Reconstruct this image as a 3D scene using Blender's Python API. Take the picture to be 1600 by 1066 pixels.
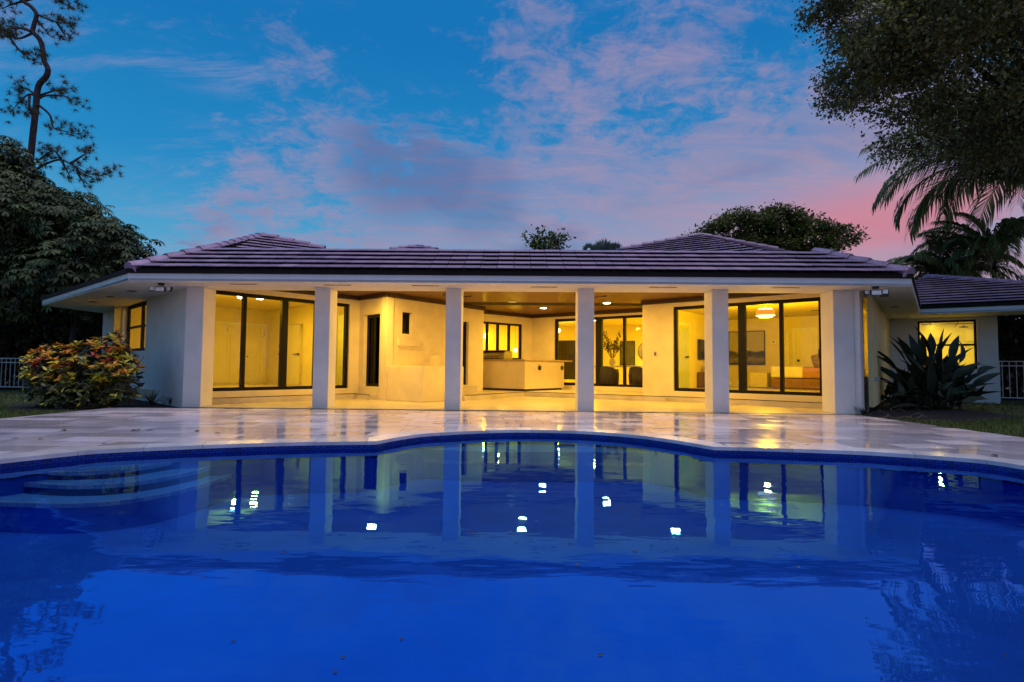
import bpy, bmesh, math, random
import numpy as np
from mathutils import Matrix, Vector

for o in list(bpy.data.objects):
    bpy.data.objects.remove(o, do_unlink=True)
sc = bpy.context.scene
COL = sc.collection
R = math.radians
random.seed(7)
rng = np.random.default_rng(11)

# ------------------------------------------------------------------ camera
CAM_H = 0.93
FPX = 864.0
cam_d = bpy.data.cameras.new('camera')
cam_d.sensor_width = 36.0
cam_d.sensor_fit = 'HORIZONTAL'
cam_d.lens = 36.0 * FPX / 1600.0
cam_d.clip_start = 0.05
cam_d.clip_end = 2000.0
cam = bpy.data.objects.new('camera', cam_d)
COL.objects.link(cam)
CAM_R = Matrix.Rotation(R(90 + 2.783), 3, 'X') @ Matrix.Rotation(0.0087, 3, 'Z')
cam.matrix_world = Matrix.Translation((0, 0, CAM_H)) @ CAM_R.to_4x4()
sc.camera = cam

# ------------------------------------------------------------------ render / exposure
sc.view_settings.view_transform = 'Standard'
sc.view_settings.look = 'None'
sc.view_settings.exposure = 0.0
sc.view_settings.gamma = 1.0
sc.view_settings.use_curve_mapping = False
sc.render.engine = 'CYCLES'
cy = sc.cycles
cy.use_denoising = True
try:
    cy.denoiser = 'OPENIMAGEDENOISE'
except Exception:
    pass
cy.max_bounces = 7
cy.diffuse_bounces = 4
cy.glossy_bounces = 4
cy.transmission_bounces = 4
cy.transparent_max_bounces = 16
cy.sample_clamp_indirect = 4.0
cy.caustics_reflective = False
cy.caustics_refractive = False

# ------------------------------------------------------------------ world: dusk sky
FILL_AZ, FILL_EL = 140.0, 80.0


def build_world():
    w = bpy.data.worlds.new('World')
    sc.world = w
    w.use_nodes = True
    nt = w.node_tree
    N, L = nt.nodes, nt.links
    N.clear()

    def math_n(op, a, b=None, c=None, clamp=False):
        n = N.new('ShaderNodeMath')
        n.operation = op
        n.use_clamp = clamp
        for i, v in enumerate((a, b, c)):
            if v is None:
                continue
            if isinstance(v, (int, float)):
                n.inputs[i].default_value = v
            else:
                L.new(v, n.inputs[i])
        return n.outputs[0]

    def rng_n(v, a, b, c=0.0, d=1.0, smooth=True):
        n = N.new('ShaderNodeMapRange')
        n.interpolation_type = 'SMOOTHSTEP' if smooth else 'LINEAR'
        L.new(v, n.inputs[0])
        for i, x in enumerate((a, b, c, d)):
            n.inputs[1 + i].default_value = x
        return n.outputs[0]

    def mix(f, a, b):
        n = N.new('ShaderNodeMix')
        n.data_type = 'RGBA'
        if isinstance(f, (int, float)):
            n.inputs[0].default_value = f
        else:
            L.new(f, n.inputs[0])
        for i, v in ((6, a), (7, b)):
            if isinstance(v, tuple):
                n.inputs[i].default_value = (*v, 1)
            else:
                L.new(v, n.inputs[i])
        return n.outputs[2]

    def noise(vec, scale, detail, rough, dist=0.0, off=(0, 0, 0)):
        m = N.new('ShaderNodeMapping')
        m.inputs['Location'].default_value = off
        L.new(vec, m.inputs[0])
        n = N.new('ShaderNodeTexNoise')
        n.inputs['Scale'].default_value = scale
        n.inputs['Detail'].default_value = detail
        n.inputs['Roughness'].default_value = rough
        n.inputs['Distortion'].default_value = dist
        L.new(m.outputs[0], n.inputs['Vector'])
        return n.outputs['Fac']

    tc = N.new('ShaderNodeTexCoord')
    nm = N.new('ShaderNodeVectorMath')
    nm.operation = 'NORMALIZE'
    L.new(tc.outputs['Generated'], nm.inputs[0])
    d = nm.outputs[0]
    sp = N.new('ShaderNodeSeparateXYZ')
    L.new(d, sp.inputs[0])
    x, y, z = sp.outputs
    zz = math_n('MAXIMUM', z, 0.0)
    ramp = N.new('ShaderNodeValToRGB')
    L.new(zz, ramp.inputs[0])
    cr = ramp.color_ramp
    stops = [(0.0, (.36, .34, .47)), (.10, (.26, .40, .57)), (.20, (.07, .34, .58)), (.32, (.010, .235, .53)),
             (.50, (.002, .165, .46)), (1.0, (.002, .14, .42))]
    cr.elements[0].position = 0.0
    cr.elements[0].color = (*stops[0][1], 1)
    cr.elements[1].position = 1.0
    cr.elements[1].color = (*stops[-1][1], 1)
    for p, c in stops[1:-1]:
        e = cr.elements.new(p)
        e.color = (*c, 1)
    base = ramp.outputs[0]
    # projected cloud layer coordinates
    den = math_n('ADD', zz, 0.20)
    cx = math_n('DIVIDE', x, den)
    cyy = math_n('DIVIDE', y, den)
    cb = N.new('ShaderNodeCombineXYZ')
    L.new(cx, cb.inputs[0])
    L.new(cyy, cb.inputs[1])
    P = cb.outputs[0]
    n1 = noise(P, 1.15, 9, .58, .5, (3.1, 1.7, 0))
    n2 = noise(P, 3.1, 7, .62, .8, (7.7, 2.2, 0))
    n3 = noise(P, 16.0, 4, .7, .2, (1.0, 4.0, 0))
    n4 = noise(P, .8, 6, .55, .7, (5.2, 9.1, 0))
    f = math_n('ADD', math_n('MULTIPLY', n1, .52), math_n('MULTIPLY', n2, .48))
    f = math_n('ADD', f, math_n('MULTIPLY', math_n('SUBTRACT', n3, .5), .17))
    low = rng_n(zz, .50, .06)                       # more cloud towards the horizon
    east = rng_n(x, -.15, .60)                      # and towards the afterglow
    cov = math_n('ADD', math_n('MULTIPLY', low, .115), math_n('MULTIPLY', east, .075))
    # big soft cloud masses
    def blob(px, py, ang, amt):
        v = CAM_R @ Vector(((px - 800) / FPX, -(py - 533) / FPX, -1))
        v.normalize()
        dp = N.new('ShaderNodeVectorMath')
        dp.operation = 'DOT_PRODUCT'
        L.new(d, dp.inputs[0])
        dp.inputs[1].default_value = v
        return math_n('MULTIPLY', rng_n(dp.outputs['Value'], math.cos(R(ang)), 1.0), amt)
    for b in ((620, 270, 11, .10), (870, 140, 10, .07), (1040, 60, 8, .03), (420, 330, 8, .07),
              (700, 340, 12, .10), (480, 170, 11, .10), (330, 250, 9, .05), (250, 60, 8, .03), (1180, 300, 22, .15), (950, 340, 16, .09)):
        cov = math_n('ADD', cov, blob(*b))
    for b in ((150, 120, 13, -.10), (1200, 130, 7, -.10), (215, 300, 7, -.05), (1020, 215, 6, -.09), (640, 60, 8, -.06)):
        cov = math_n('ADD', cov, blob(*b))
    f = math_n('ADD', f, cov)
    f = math_n('ADD', f, math_n('MULTIPLY', math_n('SUBTRACT', noise(P, 9.5, 7, .72, .5, (2.0, 6.0, 0)), .5), .58))
    cm = rng_n(f, .53, .72)
    # afterglow: the clear sky itself turns lilac to the right
    glow = math_n('MULTIPLY', rng_n(x, -.15, .50), rng_n(zz, .38, .12))
    base = mix(math_n('MULTIPLY', glow, .85), base, (.43, .32, .46))
    pinkc = mix(east, (.31, .265, .42), (.43, .29, .39))
    darkc = (.095, .09, .24)
    dk = math_n('ADD', rng_n(n4, .46, .66), math_n('ADD', blob(630, 245, 8, 1.0), blob(745, 300, 6, .7)), None, True)
    dk = math_n('MULTIPLY', dk, rng_n(f, .55, .68))
    ccol = mix(math_n('MULTIPLY', dk, .68), pinkc, darkc)
    mw = N.new('ShaderNodeMapping')
    mw.inputs['Scale'].default_value = (.55, 1.5, 1)
    mw.inputs['Rotation'].default_value = (0, 0, .5)
    L.new(P, mw.inputs[0])
    n5 = noise(mw.outputs[0], 5.0, 8, .72, .6, (4.4, 8.8, 0))
    n6 = noise(P, 1.6, 3, .5, .3, (12.0, 3.0, 0))
    wisp = math_n('MULTIPLY', rng_n(n5, .46, .72), rng_n(n6, .40, .60))
    base = mix(math_n('MULTIPLY', wisp, .55), base, (.30, .30, .50))
    cmx = math_n('MULTIPLY', cm, math_n('MULTIPLY_ADD', rng_n(n5, .36, .62), .40, .60))
    sky = mix(math_n('MULTIPLY', cmx, math_n('MULTIPLY_ADD', low, .33, .62)), base, ccol)
    # rose streak low in the afterglow
    st = noise(P, .7, 5, .5, .4, (2.4, .3, 0))
    hot = math_n('MULTIPLY', rng_n(x, .30, .52), math_n('MULTIPLY', rng_n(zz, .31, .23), rng_n(zz, .12, .19)))
    hot = math_n('MULTIPLY', hot, rng_n(st, .34, .52))
    sky = mix(math_n('MULTIPLY', hot, .72), sky, (.66, .20, .25))
    ns = N.new('ShaderNodeTexSky')
    ns.sky_type = 'NISHITA'
    ns.sun_disc = False
    ns.sun_elevation = R(FILL_EL)
    ns.sun_rotation = R(FILL_AZ)
    ns.air_density = 1.0
    ns.dust_density = 1.0
    ns.ozone_density = 3.0
    b1 = N.new('ShaderNodeBackground')
    b1.inputs[1].default_value = 0.006
    L.new(ns.outputs[0], b1.inputs[0])
    b2 = N.new('ShaderNodeBackground')
    b2.inputs[1].default_value = 1.0
    L.new(sky, b2.inputs[0])
    ad = N.new('ShaderNodeAddShader')
    L.new(b1.outputs[0], ad.inputs[0])
    L.new(b2.outputs[0], ad.inputs[1])
    out = N.new('ShaderNodeOutputWorld')
    L.new(ad.outputs[0], out.inputs[0])


build_world()

fill_d = bpy.data.lights.new('overhead_fill', 'SUN')  # no such sun at dusk: added overhead fill to brighten pool, deck and roof
fill_d.energy = 1.5
fill_d.angle = R(45)
fill_d.color = (1.0, .88, .95)
overhead_fill = bpy.data.objects.new('overhead_fill', fill_d)
COL.objects.link(overhead_fill)
sdir = Vector((math.sin(R(FILL_AZ)) * math.cos(R(FILL_EL)), math.cos(R(FILL_AZ)) * math.cos(R(FILL_EL)), math.sin(R(FILL_EL))))
overhead_fill.rotation_euler = sdir.to_track_quat('Z', 'Y').to_euler()
overhead_fill.location = (30, -24, 20)

# lamp strengths (each lamp is built with its own fitting further down)
E_PATIO = 104.0
E_ROOM = 300.0
C_PATIO = (1.0, .58, .08)
C_ROOM = (1.0, .60, .012)
C_BATH = (1.0, .68, .03)


# ------------------------------------------------------------------ pixel rays -> places
def ray(px, py):
    v = CAM_R @ Vector(((px - 800) / FPX, -(py - 533) / FPX, -1))
    return v


def at_z(px, py, z=0.0):
    v = ray(px, py)
    k = (z - CAM_H) / v.z
    return Vector((v.x * k, v.y * k, z))


def at_y(px, py, Y):
    v = ray(px, py)
    k = Y / v.y
    return Vector((v.x * k, Y, CAM_H + v.z * k))


def on_wall(px, py, p0, p1):
    """distance along the wall line p0-p1 and height where the sight line meets that wall"""
    v = ray(px, py)
    dx, dy = p1[0] - p0[0], p1[1] - p0[1]
    Ln = math.hypot(dx, dy)
    dx, dy = dx / Ln, dy / Ln
    # v.xy*k = p0 + d*s
    det = v.x * (-dy) - (-dx) * v.y
    k = (p0[0] * (-dy) - (-dx) * p0[1]) / det
    s = (v.x * p0[1] - v.y * p0[0]) / det
    return s, CAM_H + v.z * k


def to_px(p):
    q = CAM_R.transposed() @ (Vector(p) - Vector((0, 0, CAM_H)))
    if q.z > -0.05:
        return None
    return 800 + FPX * q.x / -q.z, 533 - FPX * q.y / -q.z


# ------------------------------------------------------------------ mesh helpers
class MB:
    def __init__(s):
        s.v, s.f = [], []

    def add(s, verts, faces):
        o = len(s.v)
        s.v += [tuple(p) for p in verts]
        s.f += [tuple(i + o for i in f) for f in faces]
        return s

    def box(s, c, d, rot=None):
        hx, hy, hz = d[0] / 2, d[1] / 2, d[2] / 2
        vs = [Vector((x, y, z)) for x in (-hx, hx) for y in (-hy, hy) for z in (-hz, hz)]
        if rot is not None:
            if isinstance(rot, (int, float)):
                rot = Matrix.Rotation(rot, 3, 'Z')
            vs = [rot @ v for v in vs]
        c = Vector(c)
        return s.add([v + c for v in vs], [(0, 1, 3, 2), (4, 6, 7, 5), (0, 4, 5, 1), (2, 3, 7, 6), (0, 2, 6, 4), (1, 5, 7, 3)])

    def prism(s, pts, z0, z1):
        a = sum(pts[i][0] * pts[(i + 1) % len(pts)][1] - pts[(i + 1) % len(pts)][0] * pts[i][1] for i in range(len(pts)))
        if a < 0:
            pts = pts[::-1]
        n = len(pts)
        vs = [(p[0], p[1], z0) for p in pts] + [(p[0], p[1], z1) for p in pts]
        fs = [tuple(range(n - 1, -1, -1)), tuple(range(n, 2 * n))]
        fs += [(i, (i + 1) % n, n + (i + 1) % n, n + i) for i in range(n)]
        return s.add(vs, fs)

    def tube(s, pts, rad, n=8, cap=True):
        pts = [Vector(p) for p in pts]
        if isinstance(rad, (int, float)):
            rad = [rad] * len(pts)
        rings = []
        up = None
        for i, p in enumerate(pts):
            t = (pts[min(i + 1, len(pts) - 1)] - pts[max(i - 1, 0)]).normalized()
            if up is None:
                a = t.orthogonal().normalized()
            else:
                a = (up - t * up.dot(t)).normalized()
            up = a
            b = t.cross(a)
            rings.append([p + (a * math.cos(2 * math.pi * k / n) + b * math.sin(2 * math.pi * k / n)) * rad[i] for k in range(n)])
        vs = [v for r in rings for v in r]
        fs = []
        for i in range(len(pts) - 1):
            for k in range(n):
                a0, a1 = i * n + k, i * n + (k + 1) % n
                fs.append((a0, a1, a1 + n, a0 + n))
        if cap:
            fs.append(tuple(range(n - 1, -1, -1)))
            fs.append(tuple((len(pts) - 1) * n + k for k in range(n)))
        return s.add(vs, fs)

    def lathe(s, c, prof, n=20):
        c = Vector(c)
        vs = [c + Vector((r * math.cos(2 * math.pi * k / n), r * math.sin(2 * math.pi * k / n), z)) for r, z in prof for k in range(n)]
        fs = []
        for i in range(len(prof) - 1):
            for k in range(n):
                a0, a1 = i * n + k, i * n + (k + 1) % n
                fs.append((a0, a1, a1 + n, a0 + n))
        fs.append(tuple(range(n - 1, -1, -1)))
        fs.append(tuple((len(prof) - 1) * n + k for k in range(n)))
        return s.add(vs, fs)

    def mesh(s, name, mat=None, smooth=False):
        m = bpy.data.meshes.new(name)
        m.from_pydata(s.v, [], s.f)
        if mat:
            m.materials.append(mat)
        if smooth:
            m.polygons.foreach_set('use_smooth', [True] * len(m.polygons))
        m.update()
        return m

    def build(s, name, mat, parent=None, smooth=False, bevel=0):
        o = bpy.data.objects.new(name, s.mesh(name, mat, smooth))
        COL.objects.link(o)
        if parent is not None:
            o.parent = parent
        if bevel:
            b = o.modifiers.new('bevel', 'BEVEL')
            b.width = bevel
            b.segments = 2
            b.limit_method = 'ANGLE'
            b.angle_limit = R(40)
        return o


def tag(o, label=None, cat=None, group=None, kind=None):
    if label:
        o['label'] = label
    if cat:
        o['category'] = cat
    if group:
        o['group'] = group
    if kind:
        o['kind'] = kind
    return o


def empty(name, loc=(0, 0, 0), rz=0.0):
    o = bpy.data.objects.new(name, None)
    o.location = loc
    o.rotation_euler = (0, 0, rz)
    COL.objects.link(o)
    return o


def link(name, mesh, parent=None, M=None):
    o = bpy.data.objects.new(name, mesh)
    COL.objects.link(o)
    if parent is not None:
        o.parent = parent
    if M is not None:
        o.matrix_basis = M
    return o


def np_mesh(name, V, F, mat, smooth=False):
    """V (n,3), F (m,k) -> mesh"""
    m = bpy.data.meshes.new(name)
    V = np.asarray(V, dtype=np.float32)
    F = np.asarray(F, dtype=np.int32)
    k = F.shape[1]
    m.vertices.add(len(V))
    m.vertices.foreach_set('co', V.ravel())
    m.loops.add(F.size)
    m.loops.foreach_set('vertex_index', F.ravel())
    m.polygons.add(len(F))
    m.polygons.foreach_set('loop_start', np.arange(0, F.size, k, dtype=np.int32))
    m.polygons.foreach_set('loop_total', np.full(len(F), k, dtype=np.int32))
    if smooth:
        m.polygons.foreach_set('use_smooth', np.ones(len(F), dtype=bool))
    m.materials.append(mat)
    m.update(calc_edges=True)
    m.validate()
    return m


def nrm(a):
    return a / np.maximum(np.linalg.norm(a, axis=-1, keepdims=True), 1e-9)


def scatter(tv, tf, P, X, Z, S):
    """copies of a template (x = length, y = width, z = normal) at P with axis X, rough normal Z, scale S"""
    tv = np.asarray(tv, float)
    tf = np.asarray(tf, int)
    X = nrm(X)
    Y = nrm(np.cross(Z, X))
    Z = np.cross(X, Y)
    S = np.asarray(S).reshape(-1, 1, 1)
    V = P[:, None, :] + S * (tv[None, :, 0:1] * X[:, None, :] + tv[None, :, 1:2] * Y[:, None, :] + tv[None, :, 2:3] * Z[:, None, :])
    F = tf[None] + (np.arange(len(P)) * len(tv))[:, None, None]
    return V.reshape(-1, 3), F.reshape(-1, tf.shape[1])


def rand_dirs(n):
    return nrm(rng.normal(size=(n, 3)))


# ------------------------------------------------------------------ materials
def mat(name, col, rough=.6, var=.12, vscale=3.0, bump=0.0, bscale=60.0, metal=0.0, spec=.5, coat=0.0, rand=0.0,
        stretch=None, rvar=0.0, col2=None, island=False, trans=0.0, bdist=.01, coord='Object'):
    m = bpy.data.materials.new(name)
    m.use_nodes = True
    nt = m.node_tree
    N, L = nt.nodes, nt.links
    p = N['Principled BSDF']
    p.inputs['Roughness'].default_value = rough
    p.inputs['Metallic'].default_value = metal
    p.inputs['Specular IOR Level'].default_value = spec
    p.inputs['Coat Weight'].default_value = coat
    p.inputs['Coat Roughness'].default_value = .12
    tc = N.new('ShaderNodeTexCoord')
    vec = tc.outputs[coord]
    if stretch:
        mp = N.new('ShaderNodeMapping')
        mp.inputs['Scale'].default_value = stretch
        L.new(vec, mp.inputs[0])
        vec = mp.outputs[0]
    nz = N.new('ShaderNodeTexNoise')
    nz.inputs['Scale'].default_value = vscale
    nz.inputs['Detail'].default_value = 6
    nz.inputs['Roughness'].default_value = .6
    L.new(vec, nz.inputs['Vector'])
    fac = nz.outputs['Fac']
    mx = N.new('ShaderNodeMix')
    mx.data_type = 'RGBA'
    c2 = col2 if col2 else tuple(max(0, c * (1 - 2.2 * var)) for c in col)
    c1 = col if col2 else tuple(min(1, c * (1 + 1.2 * var)) for c in col)
    mx.inputs[6].default_value = (*c2, 1)
    mx.inputs[7].default_value = (*c1, 1)
    mr = N.new('ShaderNodeMapRange')
    mr.inputs[1].default_value = .3
    mr.inputs[2].default_value = .7
    L.new(fac, mr.inputs[0])
    L.new(mr.outputs[0], mx.inputs[0])
    out = mx.outputs[2]
    if rand or island:
        hs = N.new('ShaderNodeHueSaturation')
        L.new(out, hs.inputs['Color'])
        if island:
            g = N.new('ShaderNodeNewGeometry')
            rv = g.outputs['Random Per Island']
        else:
            oi = N.new('ShaderNodeObjectInfo')
            rv = oi.outputs['Random']
        r2 = N.new('ShaderNodeMapRange')
        L.new(rv, r2.inputs[0])
        r2.inputs[3].default_value = 1 - rand
        r2.inputs[4].default_value = 1 + rand
        L.new(r2.outputs[0], hs.inputs['Value'])
        out = hs.outputs[0]
        if rvar:
            r3 = N.new('ShaderNodeMapRange')
            L.new(rv, r3.inputs[0])
            r3.inputs[3].default_value = max(.02, rough - rvar)
            r3.inputs[4].default_value = rough + rvar
            ad = N.new('ShaderNodeMath')
            ad.operation = 'MULTIPLY_ADD'
            L.new(fac, ad.inputs[0])
            ad.inputs[1].default_value = rvar * .8
            L.new(r3.outputs[0], ad.inputs[2])
            L.new(ad.outputs[0], p.inputs['Roughness'])
    L.new(out, p.inputs['Base Color'])
    if bump:
        bn = N.new('ShaderNodeTexNoise')
        bn.inputs['Scale'].default_value = bscale
        bn.inputs['Detail'].default_value = 4
        L.new(vec, bn.inputs['Vector'])
        b = N.new('ShaderNodeBump')
        b.inputs['Strength'].default_value = bump
        b.inputs['Distance'].default_value = bdist
        L.new(bn.outputs['Fac'], b.inputs['Height'])
        L.new(b.outputs[0], p.inputs['Normal'])
    if trans:
        tr = N.new('ShaderNodeBsdfTranslucent')
        L.new(out, tr.inputs[0])
        ms = N.new('ShaderNodeMixShader')
        ms.inputs[0].default_value = trans
        L.new(p.outputs[0], ms.inputs[1])
        L.new(tr.outputs[0], ms.inputs[2])
        L.new(ms.outputs[0], N['Material Output'].inputs[0])
    return m


def emit(name, col, s):
    m = bpy.data.materials.new(name)
    m.use_nodes = True
    N = m.node_tree.nodes
    p = N['Principled BSDF']
    p.inputs['Base Color'].default_value = (*col, 1)
    p.inputs['Emission Color'].default_value = (*col, 1)
    p.inputs['Emission Strength'].default_value = s
    return m


def glass(name, tint=(.97, .97, .95), refl=.022, rough=.0):
    m = bpy.data.materials.new(name)
    m.use_nodes = True
    nt = m.node_tree
    N, L = nt.nodes, nt.links
    N.remove(N['Principled BSDF'])
    t = N.new('ShaderNodeBsdfTransparent')
    t.inputs[0].default_value = (*tint, 1)
    g = N.new('ShaderNodeBsdfGlossy')
    g.inputs['Roughness'].default_value = rough
    ms = N.new('ShaderNodeMixShader')
    ms.inputs[0].default_value = refl
    L.new(t.outputs[0], ms.inputs[1])
    L.new(g.outputs[0], ms.inputs[2])
    L.new(ms.outputs[0], N['Material Output'].inputs[0])
    return m


def brick_mat(name, c1, c2, mortar, scale, w, h, rough=.3, msize=.02, bump=.3):
    m = bpy.data.materials.new(name)
    m.use_nodes = True
    nt = m.node_tree
    N, L = nt.nodes, nt.links
    p = N['Principled BSDF']
    p.inputs['Roughness'].default_value = rough
    uv = N.new('ShaderNodeTexCoord')
    b = N.new('ShaderNodeTexBrick')
    b.inputs['Color1'].default_value = (*c1, 1)
    b.inputs['Color2'].default_value = (*c2, 1)
    b.inputs['Mortar'].default_value = (*mortar, 1)
    b.inputs['Scale'].default_value = scale
    b.inputs['Mortar Size'].default_value = msize
    b.inputs['Brick Width'].default_value = w
    b.inputs['Row Height'].default_value = h
    L.new(uv.outputs['UV'], b.inputs['Vector'])
    L.new(b.outputs['Color'], p.inputs['Base Color'])
    bp = N.new('ShaderNodeBump')
    bp.inputs['Strength'].default_value = bump
    bp.inputs['Distance'].default_value = .004
    bp.invert = True
    L.new(b.outputs['Fac'], bp.inputs['Height'])
    L.new(bp.outputs[0], p.inputs['Normal'])
    return m


M = {}
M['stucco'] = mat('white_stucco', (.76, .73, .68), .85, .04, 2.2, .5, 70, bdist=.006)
M['patio_wall'] = mat('lamp_warmed_stucco', (.77, .66, .42), .85, .05, 2.2, .5, 70, bdist=.006)  # copy of the white stucco with warm lamp light put into its colour
M['trim'] = mat('white_trim_paint', (.76, .76, .76), .55, .04, 2)
M['soffit'] = mat('soffit_paint', (.70, .68, .64), .8, .04, 2, .15, 90)
M['drip'] = mat('dark_bronze_drip_edge', (.016, .011, .010), .8, .15, 4, spec=.2)
M['roof_deck'] = mat('roof_underlay', (.012, .009, .010), .9, .2)
M['tile'] = mat('plum_brown_concrete_roof_tile', (.38, .245, .345), .40, .16, 5, .35, 45, rand=.22, rvar=.12, bdist=.006)
M['tile_rest'] = mat('plum_brown_concrete_roof_tile_far', (.38, .245, .345), .42, .16, 5, .35, 45, rand=.2, island=True)
M['frame'] = mat('black_bronze_aluminium', (.007, .0065, .006), .6, .1, 6, spec=.2)
M['glass'] = glass('window_glass', (.96, .95, .92))
M['dglass'] = glass('dark_tinted_glass', (.10, .10, .095))
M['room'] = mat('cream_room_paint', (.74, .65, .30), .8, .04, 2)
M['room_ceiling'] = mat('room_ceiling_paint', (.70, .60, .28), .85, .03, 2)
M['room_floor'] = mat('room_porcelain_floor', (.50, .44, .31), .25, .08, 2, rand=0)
M['patio_floor'] = mat('beige_patio_porcelain', (.62, .54, .40), .32, .10, 1.6, .08, 30)
M['wood'] = mat('stained_wood_ceiling', (.155, .068, .022), .45, .25, 5, .2, 40, stretch=(1, 12, 1))
M['crown'] = mat('dark_wood_crown', (.055, .026, .012), .5, .2, 5, stretch=(1, 10, 1))
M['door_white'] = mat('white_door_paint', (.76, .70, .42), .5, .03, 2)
M['paver'] = mat('honed_marble_paver', (.66, .60, .64), .12, .10, 2.2, .10, 14, rand=.22, rvar=.08, spec=.6, bdist=.004, col2=(.53, .47, .51))
M['paver_rest'] = mat('honed_marble_paver_rest', (.66, .60, .64), .20, .10, 2.2, .10, 14, rand=.13, rvar=.09, island=True, col2=(.53, .47, .51))
M['coping'] = mat('marble_coping', (.72, .70, .71), .2, .1, 3, .12, 20, rand=.12, rvar=.06)
M['grout'] = mat('deck_grout', (.12, .105, .11), .8, .2)
M['track'] = mat('black_floor_track', (.008, .008, .008), .5, .1)
M['chrome'] = mat('brushed_chrome', (.55, .55, .53), .25, .05, metal=1.0)
M['steel'] = mat('brushed_stainless_steel', (.30, .28, .24), .32, .18, 14, metal=.9, stretch=(1, 14, 1))
M['black'] = mat('matte_black', (.012, .012, .012), .5, .1)
M['counter'] = mat('tan_stone_counter', (.42, .30, .16), .3, .15, 7)
M['panel'] = mat('cream_bar_panel', (.72, .61, .38), .7, .04, 2)
M['lit'] = emit('lamp_diffuser_lit', (1.0, .88, .62), 22.0)
M['off'] = mat('unlit_lamp_diffuser', (.75, .72, .66), .4, .03)


def lamp(parent, loc, energy, col, size=.14, rot=None, point=False):
    if point:
        d = bpy.data.lights.new('lamp_light', 'POINT')
        d.shadow_soft_size = size / 2
    else:
        d = bpy.data.lights.new('lamp_light', 'AREA')
        d.shape = 'DISK'
        d.size = size
    d.energy = energy
    d.color = col
    o = bpy.data.objects.new('lamp_light', d)
    COL.objects.link(o)
    o.parent = parent
    o.location = loc
    if rot:
        o.rotation_euler = rot
    return o


# ------------------------------------------------------------------ plan of the house
Z_SOF, Z_FT, Z_EAVE = 2.69, 2.845, 2.955     # soffit, top of white fascia, tile edge
Z_CEIL = 3.0
Z_FLOOR = .30
Z_STEP = .155


def V2(a):
    return Vector((a[0], a[1]))


def front_y(x):
    return 12.2 - .022 * x


SLa, SLb = (-7.62, 12.86), (-4.53, 16.37)
K = (-3.50, 15.40)
Jn = (-.98, 18.90)
J2 = (-1.60, 19.42)
BC = (.76, 21.60)
BR = (5.19, 18.40)
RW = (3.97, 16.80)
REn = (8.05, 13.32)
OLa, OLb = (-7.30, 12.42), (-14.1, 19.0)
ORa, ORb = (7.58, 12.02), (12.5, 18.95)
ANb = (15.17, 17.23)

A = at_z(200, 427, Z_FT)
A2 = at_z(1424, 435.5, Z_FT)
B = at_z(66, 469.5, Z_FT)
A.z = A2.z = B.z = 0

house = empty('house', (0, 0, 0))
tag(house, 'single-storey white stucco house with plum tiled hip roof and lit open patio behind the pool', 'house')


def dir2(p0, p1):
    d = V2(p1) - V2(p0)
    return d.normalized(), d.length


def wall(name, p0, p1, z0, z1, th, holes, m, parent=house, ext0=0.0, ext1=0.0):
    """wall whose visible face lies on p0-p1; thickness to the left of p0->p1; holes (s0,s1,za,zb)"""
    d, Ln = dir2(p0, p1)
    n = Vector((-d.y, d.x))
    mb = MB()

    def piece(s0, s1, a, b):
        if s1 - s0 < .001 or b - a < .001:
            return
        c = [V2(p0) + d * s0, V2(p0) + d * s1, V2(p0) + d * s1 + n * th, V2(p0) + d * s0 + n * th]
        mb.prism([tuple(q) for q in c], a, b)
    s = -ext0
    for (h0, h1, za, zb) in sorted(holes):
        piece(s, h0, z0, z1)
        piece(h0, h1, z0, za)
        piece(h0, h1, zb, z1)
        s = h1
    piece(s, Ln + ext1, z0, z1)
    return mb.build(name, m, parent)


def place(p0, p1, s, off=0.0, z=0.0):
    d, Ln = dir2(p0, p1)
    n = Vector((-d.y, d.x))
    q = V2(p0) + d * s + n * off
    return Vector((q.x, q.y, z))


def wbox(mb, p0, p1, s0, s1, o0, o1, z0, z1):
    c = [place(p0, p1, s0, o0), place(p0, p1, s1, o0), place(p0, p1, s1, o1), place(p0, p1, s0, o1)]
    return mb.prism([(q.x, q.y) for q in c], z0, z1)


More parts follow.
